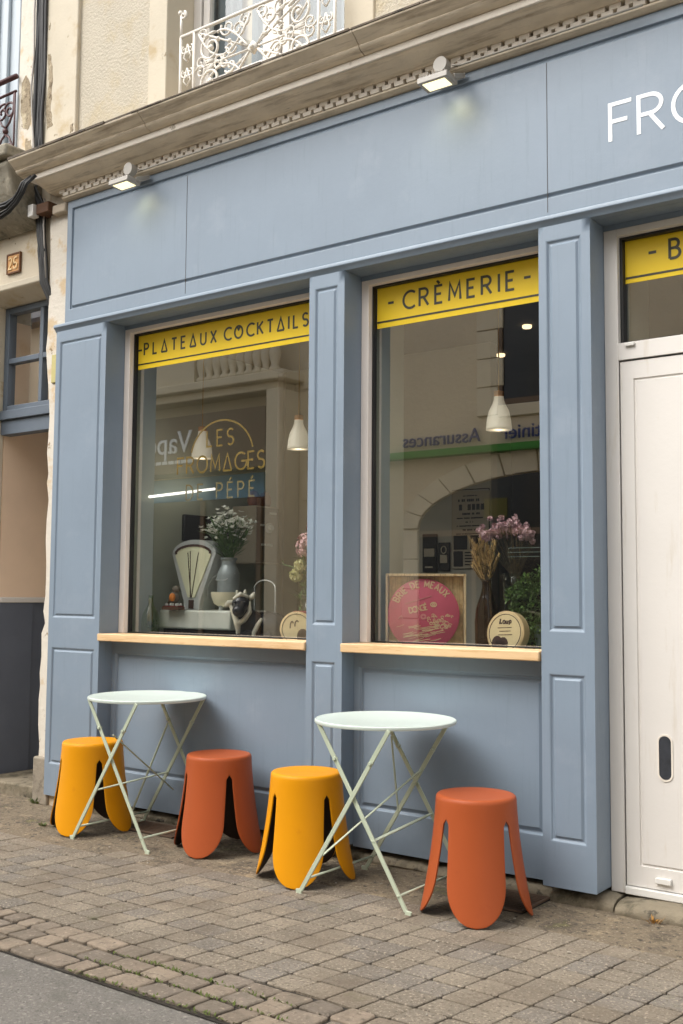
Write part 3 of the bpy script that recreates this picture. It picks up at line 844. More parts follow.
mb.tube([(-4.046,ry,4.27),(-4.046,ry,4.40)], .0075, 8)
mb.tube(spiral(-4.03, 4.395, .006, .024, 0, 1.2, ry, 20), .0075, 6)
mb.ball((-4.052,ry,4.415), .015, 10, 6)
obj('post', mb, M['rail_white'], rail, smooth=True)
mb = MB(); scroll_panel(mb, -3.935, -3.10, 3.845, 4.265, ry)
obj('scrollwork', mb, M['rail_white'], rail, smooth=True)
mb = MB()
for k in range(3):
    zc = 3.9 + k*.135
    for s in (-1, 1):
        mb.tube(spiral(-3.995 + s*.021, zc+.02, .004, .024, PI/2*(1-s), s*1.2, ry, 16), .005, 6)
        mb.tube([(-3.995, ry, zc-.05), (-3.995+s*.026, ry, zc-.02), (-3.995, ry, zc+.05)], .005, 6)
    mb.ball((-3.995, ry, zc), .011, 8, 6)
obj('narrow_scrollwork', mb, M['rail_white'], rail, smooth=True)
for s_ in (-3.045,):
    mb = MB()
    for k in range(3):
        zc = 3.9 + k*.135
        for s in (-1, 1):
            mb.tube(spiral(s_ + s*.021, zc+.02, .004, .024, PI/2*(1-s), s*1.2, ry, 16), .005, 6)
            mb.tube([(s_, ry, zc-.05), (s_+s*.026, ry, zc-.02), (s_, ry, zc+.05)], .005, 6)
        mb.ball((s_, ry, zc), .011, 8, 6)
    obj('narrow_scrollwork', mb, M['rail_white'], rail, smooth=True)

# shop interior shell
mb = MB(); mb.box(-4.72, -4.65, .216, 5.2, .0, 2.8); part('interior_side_wall', mb, M['in_wall'])
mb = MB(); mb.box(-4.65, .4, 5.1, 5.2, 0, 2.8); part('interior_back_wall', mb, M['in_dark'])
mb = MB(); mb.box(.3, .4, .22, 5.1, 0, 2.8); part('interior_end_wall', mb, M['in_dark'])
mb = MB(); mb.box(-4.65, .3, .216, 5.1, -.02, .02); part('interior_floor', mb, M['in_floor'])
mb = MB(); mb.box(-4.65, .3, .216, 5.1, 2.76, 2.80); part('interior_ceiling', mb, M['in_ceiling'])
mb = MB(); mb.box(-4.65, X4+.05, .216, .78, .92, .957); part('display_ledge', mb, M['ledge'], bevel=.004)
mb = MB(); mb.box(X2-.02, X3+.015, .22, .5, .985, 2.755); part('interior_pier', mb, M['in_wall'])
mb = MB(); mb.box(X4-.02, X5+.06, .22, .5, .0, 2.755); part('interior_pier', mb, M['in_wall'])
mb = MB(); mb.box(-4.65, -3.005, 1.62, 1.70, .02, 2.755); part('partition', mb, M['in_white'], bevel=.005)
mb = MB(); mb.box(-4.66, -4.60, 1.655-.06, 1.618, 0.02, 2.75); part('partition_post', mb, M['white'])
mb = MB(); mb.box(-4.72, FR, .22, .3, .0, .94); part('interior_riser', mb, M['in_wall'])
mb = MB(); mb.box(-5.2, .5, .42, 5.4, 2.86, 6.6); mb.box(.4, .5, .3, 5.3, 0, 2.9); mb.box(-5.0,-4.73,.3,5.3,0,2.9)
part('building_core', mb, M['lime_grey'])

# ================================================================== NEIGHBOUR BUILDING
nb = thing('neighbour_house', 'old cream stained house with a recessed doorway at the left edge', 'house', (-6.2, .3, 0))
mb = MB()
mb.box(-10, -5.135, .05, .35, 3.122, 3.9)
mb.box(-10, -5.815, .05, .22, 0, 3.12)
nbw = obj('wall', mb, M['old_wall'], nb, bevel=.01)
mb = MB(); mb.extrude_x([(.045,3.17),(.045,3.13),(.16,3.075),(.34,3.07),(.34,3.17)], -5.815, -5.135)
obj('lintel', mb, M['lime'], nb, bevel=.006)
mb = MB()
rect_frame(mb, -5.813, -5.14, 2.39, 3.07, .045, .05, .04, .035, .2, .26)
mb.box(-5.46, -5.425, .203, .257, 2.425, 3.03); mb.box(-5.768, -5.46, .203, .257, 2.70, 2.735); mb.box(-5.425, -5.19, .203, .257, 2.70, 2.735)
mb.box(-5.813, -5.14, .17, .27, 2.33, 2.389); mb.box(-5.813, -5.14, .19, .27, 2.235, 2.329)
tw = obj('transom_window', mb, M['blue_door'], nb, bevel=.004)
mb = MB(); mb.face(((-5.81,.23,2.42),(-5.18,.23,2.42),(-5.18,.23,3.035),(-5.81,.23,3.035))); obj('pane', mb, M['glass'], tw)
mb = MB(); mb.box(-5.80, -5.15, .40, .41, 2.40, 3.1); obj('blind', mb, M['tan_plaster'], tw)
mb = MB(); mb.box(-6.0, -5.81, .2205, 1.3, 1.19, 3.0); obj('passage_wall', mb, M['tan_plaster'], nb)
mb = MB(); mb.box(-6.0, -5.80, .2205, .478, 0, 1.155); dd = obj('dado', mb, M['dark_panel'], nb, bevel=.003)
mb = MB(); mb.box(-6.0, -5.825, .4795, 1.3, 0, 1.155); obj('dado', mb, M['dark_panel'], nb, bevel=.003)
mb = MB(); mb.box(-6.0, -5.792, .2205, 1.3, 1.1555, 1.1895); obj('dado_rail', mb, M['white'], nb, bevel=.005)
mb = MB(); mb.box(-6.0, -5.0, 1.3005, 1.4, 0, 3.0); obj('inner_door', mb, M['dark_panel'], nb, bevel=.003)
mb = MB(); mb.box(-5.145, -5.05, .31, 1.3, 0, 3.0); obj('passage_side', mb, M['white'], nb)
mb = MB(); mb.box(-5.80, -5.15, .60, 1.3, -.02, .135); obj('step', mb, M['cement'], nb, bevel=.015)
mb = MB(); mb.box(-5.80, -5.14, .10, .60, -.02, .07); obj('door_slab', mb, M['plinth'], nb, bevel=.012)
mb = MB(); mb.prism(ragged([(-5.60,4.51),(-5.56,4.55),(-5.50,4.46),(-5.485,4.30),(-5.515,4.18),(-5.575,4.2),(-5.605,4.36)], .007), .1135, .1165); mb.prism(ragged([(-5.55,4.12),(-5.49,4.10),(-5.47,3.98),(-5.53,3.97)], .007), .1135, .1165); obj('peeled_patch', mb, M['bare_stone'], nb)
# number plaque
mb = MB(); mb.box(-5.588, -5.462, .038, .05, 3.225, 3.345); pl = obj('number_plaque', mb, M['plaque'], nb, bevel=.004)
mb = MB(); rect_frame(mb, -5.592, -5.458, 3.221, 3.349, .009, .009, .009, .009, .034, .049); obj('plaque_rim', mb, M['plaque_rim'], pl)
mb = MB()
def seg_digit(mb, pts, x, z, h): mb.ribbon([(x+a*h, z+b*h) for a, b in pts], .0105, .033, .039)
seg_digit(mb, arc(.22,.76,.22,.24,160,-20,10) + [(.0,0),(.46,0)], -5.568, 3.25, .07)
seg_digit(mb, arc(.32,.74,.24,.26,50,175,8) + arc(.26,.26,.24,.26,180,540,16), -5.522, 3.25, .07)
obj('number', mb, M['plaque_num'], pl)
# console under the balcony
mb = MB()
prof = [(.05,3.82),(-.20,3.82),(-.22,3.79),(-.20,3.75),(-.19,3.70),(-.17,3.64),(-.13,3.57),(-.07,3.51),(.0,3.47),(.05,3.455)]
mb.extrude_x(prof, -5.95, -5.27)
mb.box(-6.6, -5.245, -.25, .06, 3.822, 3.90)
obj('console', mb, M['corbel'], nb, bevel=.02, seg=3)
mb = MB()
mb.box(-5.635, -5.42, .115, .5, 3.90, 6.6); mb.box(-5.42, -5.33, .2, .5, 3.90, 6.6); mb.box(-10, -6.6, .115, .5, 3.9, 6.6); obj('upper_wall', mb, M['peel'], nb, bevel=.006)
mb = MB(); mb.box(-7.0, -5.6, .24, .32, 3.9, 6.6)
uwn = obj('tall_window', mb, M['tall_white'], nb)
mb = MB()
for x in (-6.05, -5.93, -5.80, -5.70): mb.box(x-.035, x+.022, .215, .2395, 3.95, 6.6)
obj('window_stile', mb, M['tall_white'], uwn, bevel=.006)
mb = MB(); mb.box(-6.02-.14, -6.02-.04, .235, .2385, 4.4, 6.5); obj('pane', mb, M['op_glassdark'], uwn)
nrail = thing('balcony_railing', 'dark red scrolled iron railing before the neighbouring tall window', 'railing', (-6.0, .12, 3.9))
mb = MB(); mb.tube([(-6.6,.09,4.555),(-5.625,.09,4.555)], .017, 8); mb.tube([(-6.6,.09,4.455),(-5.625,.09,4.455)], .009, 8); mb.tube([(-6.6,.09,3.97),(-5.625,.09,3.97)], .009, 8)
obj('rails', mb, M['rail_rust'], nrail, smooth=True)
mb = MB()
for xc in (-5.725, -5.905, -6.085):
    for t in (-1, 1):
        for s in (-1, 1):
            mb.tube(spiral(xc+s*.038, 4.21+t*.13, .012, .062, PI/2*(1-s)+.5*t, s*t*1.4, .09, 30), .0075, 6)
            mb.tube([(xc, .09, 4.21+t*.02), (xc+s*.04, .09, 4.21+t*.05), (xc+s*.075, .09, 4.21+t*.11), (xc+s*.08, .09, 4.21+t*.235)], .0075, 6)
    mb.tube([(xc-.09,.09,3.97),(xc-.09,.09,4.455)], .006, 6)
    mb.ball((xc,.09,4.21), .02, 10, 6)
mb.tube([(-5.635,.09,3.97),(-5.635,.09,4.455)], .006, 6)
obj('scrollwork', mb, M['rail_rust'], nrail, smooth=True)
mb = MB(); mb.box(-10, -5.25, .6, 3, 3.1, 6.6); mb.box(-10,-6.05,.4,3,0,3.0); obj('core', mb, M['lime_grey'], nb)

rh = thing('adjoining_house', 'plain cream rendered house just right of the blue shopfront', 'house', (3, .1, 0))
mb = MB(); mb.box(.503, 6.5, .06, 3, 0, 6.6); mb.box(.256, .503, .06, .30, 0, 6.6); obj('wall', mb, M['render'], rh, bevel=.01)
mb = MB(); mb.box(1.4, 2.5, .045, .058, .9, 2.4); wn = obj('window', mb, M['op_glassdark'], rh)
mb = MB(); rect_frame(mb, 1.4, 2.5, .9, 2.4, .07, .07, .07, .08, .03, .044); mb.box(1.92, 1.98, .03, .044, .98, 2.33); obj('frame', mb, M['white'], wn, bevel=.004)
# ------------------------------------------------------------------ cables on the corner
cab = thing('cable_bundle', 'black electric cables running down the corner between the two houses', 'cables', (-5.2, .0, 3.2))
mb = MB()
for k in range(8):
    dx = (k-3.5)*.009; pts = []
    for z in [6.6, 5.6, 4.9, 4.5, 4.2, 3.95, 3.8]:
        pts.append((-5.352 + dx*1.25 + rnd.uniform(-.004,.004), .062 + rnd.uniform(-.012,.012), z))
    pts += [(-5.30+dx, -.01, 3.70)]
    for z in [3.6, 3.5, 3.4, 3.3, 3.2, 3.1]:
        pts.append((-5.238 + dx*.9 + (3.5-z)*.12 + rnd.uniform(-.006,.006), .018 + rnd.uniform(-.008,.004), z))
    pts += [(-5.155+dx*.6, .04, 3.0), (-5.145+dx*.5, .06, 2.9)]
    mb.tube(pts, rnd.choice([.010,.012,.015]), 6)
obj('riser_cables', mb, M['cable'], cab, smooth=True)
mb = MB()
for k in range(8):
    pts = []
    for (x, z) in ((-4.985,3.64),(-5.0,3.58),(-5.03,3.53),(-5.08,3.48),(-5.15,3.44),(-5.235,3.42),(-5.34,3.425),(-5.5,3.46),(-5.7,3.53),(-5.9,3.6)):
        u = (-4.985-x)/.9
        pts.append((x - .006*k*(1-u) - .22*(1 if u < .0 else 0) + rnd.uniform(-.003,.003), -.268 - .008*(k % 3) + (.05 if u < .01 else 0), z + .012*k*min(u*4,1) + rnd.uniform(-.004,.004)))
    mb.tube(pts, .008 if k % 2 else .0055, 6)
obj('looped_cables', mb, M['cable'], cab, smooth=True)
mb = MB()
mb.tube([(-5.39,.04,5.2),(-5.395,.04,4.9),(-5.385,.04,4.6),(-5.40,.038,4.4),(-5.385,.04,4.2),(-5.355,.04,3.95),(-5.33,.04,3.8)], .006, 6)
mb.tube([(-5.20,.01,3.62),(-5.196,.005,3.45),(-5.19,.012,3.3),(-5.165,.01,3.12)], .005, 6)
obj('pale_cable', mb, M['cable_grey'], cab, smooth=True)
jb = MB(); jb.obox((-5.245, -.035, 3.535), (.05,.05,.075))
tag(obj('junction_box', jb, M['plastic_white'], bevel=.005), 'small white junction box on the black corner cables beside a timber stub', 'junction box')
jb = MB(); jb.box(-5.215, -5.10, -.04, .05, 3.508, 3.572)
tag(obj('timber_stub', jb, M['brown_wood'], bevel=.006), 'rotten brown timber stub beside the white junction box at the corner', 'timber')
jb = MB(); jb.box(-5.10, -5.045, .018, .03, 2.47, 2.64)
M['pale_yellow'] = mat('pale yellow plate', lin('#b7ac72'), .6, var=.1, vscale=20)
tag(obj('meter_plate', jb, M['pale_yellow'], bevel=.003), 'pale yellow plate on the white masonry just left of the blue shopfront', 'plate')

# ------------------------------------------------------------------ floodlights over the fascia
def floodlight(loc, label):
    t = thing('floodlight', label, 'floodlight', loc, 0, 'floodlights over the shop fascia')
    R_ = Matrix.Rotation(math.radians(-3), 3, 'X')
    mb = MB(); mb.obox((0,-.115,-.085), (.150,.095,.026), R_)
    for k in range(9): mb.obox(Vector((0,-.115,-.085)) + R_ @ Vector((-.06+k*.015,0,.018)), (.004,.085,.012), R_)
    obj('housing', mb, M['plastic_grey'], t, world=False, bevel=.005)
    mb = MB(); mb.obox(Vector((0,-.115,-.085)) + R_ @ Vector((0,0,-.0135)), (.112,.066,.003), R_)
    obj('lens', mb, M['flood'], t, world=False)
    mb = MB()
    for s in (-1,1): mb.bar((s*.078,-.1,-.075), (s*.07,.0,-.03), .022, .005, (1,0,0))
    mb.bar((-.075,-.002,-.03), (.075,-.002,-.03), .024, .005, (0,1,0))
    obj('bracket', mb, M['plastic_grey'], t, world=False, bevel=.0015)
    mb = MB(); mb.lathe([(.0,-.024),(.031,-.024),(.034,-.018),(.034,.02),(.0,.02)], (0,-.075,.005), 28, Matrix.Rotation(PI/2, 3, 'X'))
    obj('connection_box', mb, M['plastic_grey'], t, world=False, smooth=True, angle=40)
    mb = MB()
    mb.tube([(.045,-.06,.0),(.09,-.05,-.005),(.16,-.045,.0),(.4,-.044,.0),(.9,-.044,-.002)], .0045, 6)
    obj('feed_cable', mb, M['plastic_grey'], t, world=False, smooth=True)
    return t
fl = floodlight((-4.325,-.02,3.555), 'floodlight over the fascia above the leftmost pilaster')
floodlight((-2.325,-.02,3.555), 'floodlight over the fascia above the right display window')
for x in (-4.325, -2.325):
    ld = bpy.data.lights.new('flood_beam', 'SPOT'); ld.energy = .65; ld.color = (1,.88,.55); ld.spot_size = math.radians(140); ld.spot_blend = .8; ld.shadow_soft_size = .05
    lo = bpy.data.objects.new('flood_beam', ld); COL.objects.link(lo)
    lo.location = (x+.02, -.085, 3.45); lo.rotation_euler = (math.radians(10), 0, 0)

# ================================================================== FURNITURE
def make_stool(label, group, m):
    t = thing('stool', label, 'stool', (0,0,0), 0, group)
    H = .450
    def rad(z): 
        u = 1 - z/H
        return .156 + .010*u + .052*u**1.7
    # seat: slightly dished top with a soft shoulder
    mb = MB()
    mb.lathe([(0,H-.008),(.06,H-.0075),(.11,H-.004),(.138,H),(.149,H-.0015),(.1545,H-.007),(.1565,H-.018),(rad(H-.04),H-.04)], (0,0,0), 64)
    bm = mb.bm
    zt = H-.04; zslot = H-.080
    nz, na = 26, 16
    for leg in range(4):
        grid = []
        for i in range(nz+1):
            z = zt*(1 - i/nz)
            z = zt - (zt)*(1-(1-i/nz)**1.25)
            if z >= zslot: half = PI/4
            else:
                u = (zslot-z)/zslot
                half = PI/4 - math.radians(4.6)*min(1, math.sqrt(max(u,0)/.05)) - math.radians(8.5)*u
            r = rad(z)
            bot = .15
            if z < bot:
                e = 1 - z/bot
                half *= math.sqrt(max(1 - e**2.1, 0))
            row = []
            for k in range(na+1):
                a = leg*PI/2 + half*(2*k/na-1)
                row.append(bm.verts.new((r*math.cos(a), r*math.sin(a), z)))
            grid.append(row)
        for A, B in zip(grid, grid[1:]):
            for k in range(na):
                try: bm.faces.new((A[k], A[k+1], B[k+1], B[k]))
                except ValueError: pass
    bmesh.ops.remove_doubles(bm, verts=bm.verts, dist=.0012)
    bmesh.ops.dissolve_degenerate(bm, edges=bm.edges, dist=1e-5)
    # rename parts: the seat disc and the four petal legs are one moulding
    o = obj('moulded_body', mb, m, t, smooth=True, angle=45, world=False)
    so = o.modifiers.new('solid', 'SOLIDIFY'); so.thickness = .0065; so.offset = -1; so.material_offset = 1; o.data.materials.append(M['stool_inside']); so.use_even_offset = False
    b = o.modifiers.new('bevel', 'BEVEL'); b.width = .0018; b.segments = 2; b.limit_method = 'ANGLE'; b.angle_limit = math.radians(50)
    return t
GS = 'petal legged stools on the pavement'
st_y = make_stool('mustard yellow petal legged stool nearest the left pilaster', GS, M['yellow'])
st_o = make_stool('terracotta petal legged stool just right of the left table', GS, M['orange'])
def place(o, x, y, facing): o.location = (x, y, .003); o.rotation_euler = (0, 0, math.radians(facing))
place(st_y, -4.365, -.225, -40.9-32)
place(st_o, -3.540, -.150, -47.5-27)
s2 = copy_tree(st_y); s2['label'] = 'mustard yellow petal legged stool between the terracotta one and the right table'; place(s2, -2.897, -.287, -52-12)
s3 = copy_tree(st_o); s3['label'] = 'terracotta petal legged stool at the right end, nearest the white door'; place(s3, -2.053, -.295, -61+0)

def make_table(label, flip=1):
    t = thing('bistro_table', label, 'table', (0,0,0), 0, 'folding bistro tables against the shopfront')
    H = .705; Rt = .297
    mb = MB()
    mb.lathe([(0,H-.004),(Rt-.012,H-.003),(Rt-.004,H),(Rt,H-.003),(Rt+.001,H-.010),(Rt-.002,H-.016),(Rt-.006,H-.016),(Rt-.008,H-.008),(0,H-.008)], (0,0,0), 96)
    obj('tabletop', mb, M['mint'], t, smooth=True, angle=40, world=False)
    yf, yb = -.235, .235     # front and back pair of crossed legs
    zt = H-.012
    feet = {}
    for nm, yy, ins in (('front', yf, .0), ('back', yb, .0)):
        for s in (-1, 1):
            top = Vector((-s*.178, yy, zt)); bot = Vector((s*.252, yy, .012))
            dy = .006*s
            mb = MB()
            mb.bar(top+Vector((0,dy,0)), bot+Vector((0,dy,0)), .019, .007, (0,1,0))
            mb.bar(bot+Vector((-s*.004,dy,-.004)), bot+Vector((s*.024,dy,-.008)), .022, .009, (0,1,0))
            # rivet and hinge knuckle
            mb.lathe([(0,-.009),(.006,-.009),(.006,.009),(0,.009)], (0,yy,.416), 10, Matrix.Rotation(PI/2,3,'X'))
            k = .2
            p = top.lerp(bot, k)+Vector((0,dy,0))
            mb.lathe([(0,-.011),(.008,-.011),(.008,.011),(0,.011)], p, 10, Matrix.Rotation(PI/2,3,'X'))
            obj('leg', mb, M['mint_leg'], t, bevel=.002, world=False)
    # under-top rails holding the legs
    for x in (-.178, .178):
        mb = MB(); mb.bar((x,-.228,zt+.001), (x,.228,zt+.001), .016, .006, (0,0,1))
        obj('top_rail', mb, M['mint_leg'], t, bevel=.0015, world=False)
    def at(s, z):           # x of the leg whose foot is on side s, at height z
        u = (zt - z)/(zt-.012); return -s*.178 + u*(s*.252 + s*.178)
    mb = MB()
    for s in (-1, 1):
        mb = MB(); mb.tube([(at(s,.065), yf, .065), (at(s,.065), yb, .065)], .005, 8)
        obj('foot_rod', mb, M['mint_leg'], t, smooth=True, world=False)
    mb = MB(); mb.bar((at(flip,.255), yf, .255), (at(flip,.285), yb, .285), .018, .005, (0,0,1))
    obj('cross_bar', mb, M['mint_leg'], t, bevel=.0015, world=False)
    mb = MB()
    if flip > 0:
        mb.bar((at(-1,.16), yf+.01, .16), (at(-1,.47), yb-.01, .47), .012, .004, (0,0,1))
        mb.tube([(-.12, yb-.008, .60), (-.083, yb-.008, .28)], .0045, 8)
    else:
        mb.bar((.0, yf+.01, .53), (-.03, yb-.01, .20), .012, .004, (0,0,1))
        mb.tube([(-.08, yb-.01, .54), (-.214, .10, .065)], .0055, 8)
    obj('locking_strut', mb, M['mint_leg'], t, bevel=.001, world=False)
    return t
ta = make_table('pale mint folding table with a round top, between the two yellow stools and the terracotta one at right', 1)
ta['label'] = 'round pale mint folding table beneath the right display window'
ta.location = (-2.505, -.255, 0)
tb = make_table('round pale mint folding table beneath the left display window', -1)
tb.location = (-4.0, -.19, 0)

# drain grates in the pavement at the foot of the shopfront
def grate(x0, x1, y0, y1, label):
    t = thing('drain_grate', label, 'grate', ((x0+x1)/2, (y0+y1)/2, 0), 0, 'cellar grates in the pavement')
    mb = MB(); mb.box(x0, x1, y0, y1, -.006, .005); obj('pit', mb, M['dark_hole'], t)
    mb = MB(); rect_frame_h(mb, x0, x1, y0, y1, .012, .004, .012); obj('rim', mb, M['rust'], t, bevel=.002)
    mb = MB(); n = int((y1-y0)/.021)
    for k in range(1, n):
        y = y0 + (y1-y0)*k/n; mb.box(x0+.012, x1-.012, y-.0035, y+.0035, .0055, .011)
    obj('bars', mb, M['rust'], t, bevel=.002)
def rect_frame_h(mb, x0, x1, y0, y1, w, z0, z1):
    mb.box(x0, x1, y0, y0+w, z0, z1); mb.box(x0, x1, y1-w, y1, z0, z1)
    mb.box(x0, x0+w, y0+w, y1-w, z0, z1); mb.box(x1-w, x1, y0+w, y1-w, z0, z1)
grate(-4.25, -3.86, -.14, .05, 'rusty cellar grate under the left table')
grate(-2.22, -1.90, -.21, .045, 'rusty cellar grate behind the right end terracotta stool')

# weeds and moss
def tuft(name, label, loc, n, h, m, cat='weed'):
    mb = MB()
    for k in range(n):
        a = rnd.uniform(0, 2*PI); r = rnd.uniform(0, h*.6)
        b = Vector((r*math.cos(a), r*math.sin(a)*.6, 0)); tip = Vector((math.cos(a)*.7, math.sin(a)*.7, rnd.uniform(.5,1.2)))
        mb.leaf(b, tip, h*rnd.uniform(.4,1), h*.14)
    o = obj(name, mb, m); o.location = loc; tag(o, label, cat)
tuft('weed_tuft', 'green weeds at the foot of the white masonry corner', (-5.13,.02,0), 90, .055, M['grass'])
tuft('weed_tuft', 'small green weed on the pavement left of the nearest yellow stool', (-4.60,-.345,0), 60, .03, M['grass'])
tuft('weed_tuft', 'dry orange brown weed by the stone step of the white door', (-1.46,-.01,0), 26, .045, M['dry'])
mb = MB()
for k in range(520):
    x = rnd.choice([-2.62,-2.5,-2.72,-2.4,-2.25,-2.1]) + rnd.gauss(0,.07); y = rnd.choice([-1.55,-1.548,-1.447,-1.451,-1.648]) + rnd.gauss(0,.005)
    a = rnd.uniform(0,2*PI)
    mb.leaf((x, y, -.003), (math.cos(a), math.sin(a), rnd.uniform(.2,1.2)), rnd.uniform(.008,.02), .006)
o = obj('moss', mb, M['moss']); tag(o, 'green moss growing in the joints between the kerb setts', 'moss', kind='stuff')
mb = MB()
M['debris'] = mat('pale grit', (.36,.32,.26), .9)
for k in range(45):
    x, y = rnd.uniform(-5,-1.2), rnd.uniform(-1.5,-.1)
    mb.obox((x, y, .005), (rnd.uniform(.004,.012), rnd.uniform(.003,.009), .003), Matrix.Rotation(rnd.uniform(0,3),3,'Z'))
o = obj('litter', mb, M['debris']); tag(o, 'pale grit and crumbs scattered over the pavement', 'grit', kind='stuff')

# ================================================================== WINDOW DISPLAY
LZ = .957
# pendant lamps
def pendant(x, y, label):
    t = thing('pendant_lamp', label, 'lamp', (x, y, 2.03), 0, 'pendant lamps inside the shop windows')
    mb = MB()
    mb.lathe([(.064,0),(.063,.012),(.059,.05),(.049,.095),(.032,.128),(.026,.145),(.024,.165),(.021,.165),(.023,.145),(.029,.127),(.045,.094),(.056,.05),(.060,.012)], (0,0,0), 36)
    obj('lamp_shade', mb, M['lamp_shade'], t, smooth=True, world=False)
    mb = MB(); mb.lathe([(0,.166),(.025,.166),(.025,.190),(.016,.194),(0,.194)], (0,0,0), 20); obj('cap', mb, M['cork'], t, smooth=True, angle=40, world=False)
    mb = MB(); mb.tube([(0,0,.194),(0,0,.725)], .0035, 6); obj('cord', mb, M['brass'], t, world=False)
    mb = MB(); mb.ball((0,0,.055), .026, 14, 10); obj('bulb', mb, M['bulb'], t, smooth=True, world=False)
    ld = bpy.data.lights.new('lamp_glow', 'POINT'); ld.energy = .35; ld.color = (1,.82,.6); ld.shadow_soft_size = .04
    lo = bpy.data.objects.new('lamp_glow', ld); COL.objects.link(lo); lo.location = (x, y, 1.985)
pendant(-4.408, .6, 'cream pendant lamp hanging before the gold lettering on the left window')
pendant(-3.668, .6, 'cream pendant lamp at the right edge of the left window')
pendant(-2.416, .6, 'cream pendant lamp in the right window')
for (x, y, lb) in ((-3.12, 1.97, 'lit ceiling spot behind the pendant cord in the right window'), (-2.66, 1.41, 'lit ceiling spot at upper right inside the right window')):
    mb = MB(); mb.lathe([(0,-.004),(.024,-.004),(.027,0),(.027,.012),(0,.012)], (x,y,2.747), 20)
    tag(obj('ceiling_spot', mb, M['spot']), lb, 'spotlight', 'ceiling spots in the shop')
mb = MB(); mb.tube([(-4.60,.36,1.79),(-4.60,.92,1.885)], .008, 8)
tag(obj('light_strip', mb, M['tube_light'], smooth=True), 'thin white light strip on the side wall above the scale', 'light strip')

# vintage shop scale
sc = thing('shop_scale', 'vintage grey shop scale with a fan shaped cream dial and a round pan', 'scale', (-4.21, .5, LZ))
mb = MB(); mb.box(-4.54,-3.98,.40,.72,1.02,1.128); obj('base', mb, M['cream_enamel'], sc, bevel=.012, seg=3)
mb = MB(); mb.box(-4.52,-4.0,.42,.70,.9575,1.019); obj('plinth', mb, M['black_gloss'], sc)
mb = MB()
fan = [(-4.41,1.13),(-4.28,1.13)] + [(-4.345+.195*math.sin(math.radians(a))*1.0 , 1.16 + .375*math.cos(math.radians(a))) for a in (30,22,14,6,-2,-10,-18,-26,-32)]
fan = [(-4.405,1.13),(-4.285,1.13),(-4.28,1.18),(-4.16,1.455)] + [(-4.335+.175*math.cos(math.radians(a)), 1.45+.085*math.sin(math.radians(a))) for a in range(10,180,12)] + [(-4.51,1.455),(-4.41,1.18)]
mb.prism(fan, .47, .60); obj('dial_housing', mb, M['steel'], sc, bevel=.008)
mb = MB(); mb.prism([(-4.372,1.20),(-4.318,1.20),(-4.193,1.445)] + [(-4.335+.142*math.cos(math.radians(a)), 1.445+.05*math.sin(math.radians(a))) for a in range(15,170,15)] + [(-4.478,1.445)], .464, .469); dl = obj('dial', mb, M['dial_card'], sc)
mb = MB()
mb.ribbon([(-4.478+.01,1.452)] + [(-4.335+.142*math.cos(math.radians(a)), 1.452+.05*math.sin(math.radians(a))) for a in range(165,10,-15)] + [(-4.2,1.452)], .014, .4605, .4635)
mb.ribbon([(-4.345,1.2),(-4.375,1.46)], .004, .4605, .4635); mb.ribbon([(-4.35,1.2),(-4.355,1.47)], .003, .4605, .4635); mb.ribbon([(-4.34,1.2),(-4.29,1.46)], .003, .4605, .4635)
mb.box(-4.362,-4.328,.4605,.4685,1.135,1.185)
obj('dial_markings', mb, M['brown_ink'], dl)
mb = MB(); mb.lathe([(0,1.147),(.05,1.147),(.080,1.165),(.096,1.205),(.100,1.232),(.095,1.232),(.089,1.205),(.072,1.172),(0,1.16)], (-4.125,.54,0), 36); obj('pan', mb, M['cream_bowl'], sc, smooth=True, angle=50)
for a in range(3):
    mb = MB(); mb.tube([(-4.125+.05*math.cos(a*2.1+.4),.54+.05*math.sin(a*2.1+.4),1.128),(-4.125+.05*math.cos(a*2.1+.4),.54+.05*math.sin(a*2.1+.4),1.155)], .014, 8); obj('pan_support', mb, M['steel'], sc)
# milk can on the pan with flowers in it
cx, cy = -4.115, .53
mc = thing('milk_can', 'dull grey metal milk can holding white flowers on the scale pan', 'milk can', (cx, cy, 1.165))
mb = MB(); mb.lathe([(0,1.166),(.058,1.168),(.063,1.175),(.063,1.325),(.061,1.345),(.050,1.37),(.042,1.385),(.041,1.408),(.049,1.420),(.049,1.428),(.038,1.426),(.036,1.40),(0,1.39)], (cx,cy,0), 36); obj('body', mb, M['galv'], mc, smooth=True, angle=22)
mb = MB(); mb.tube([(cx-.062,cy-.01,1.34),(cx-.10,cy-.03,1.31),(cx-.135,cy-.03,1.26),(cx-.14,cy-.02,1.20)], .004, 6); mb.tube([(cx+.06,cy-.01,1.34),(cx+.03,cy-.06,1.30),(cx-.04,cy-.062,1.30),(cx-.062,cy-.01,1.34)], .003, 6); obj('handle', mb, M['steel'], mc, smooth=True)
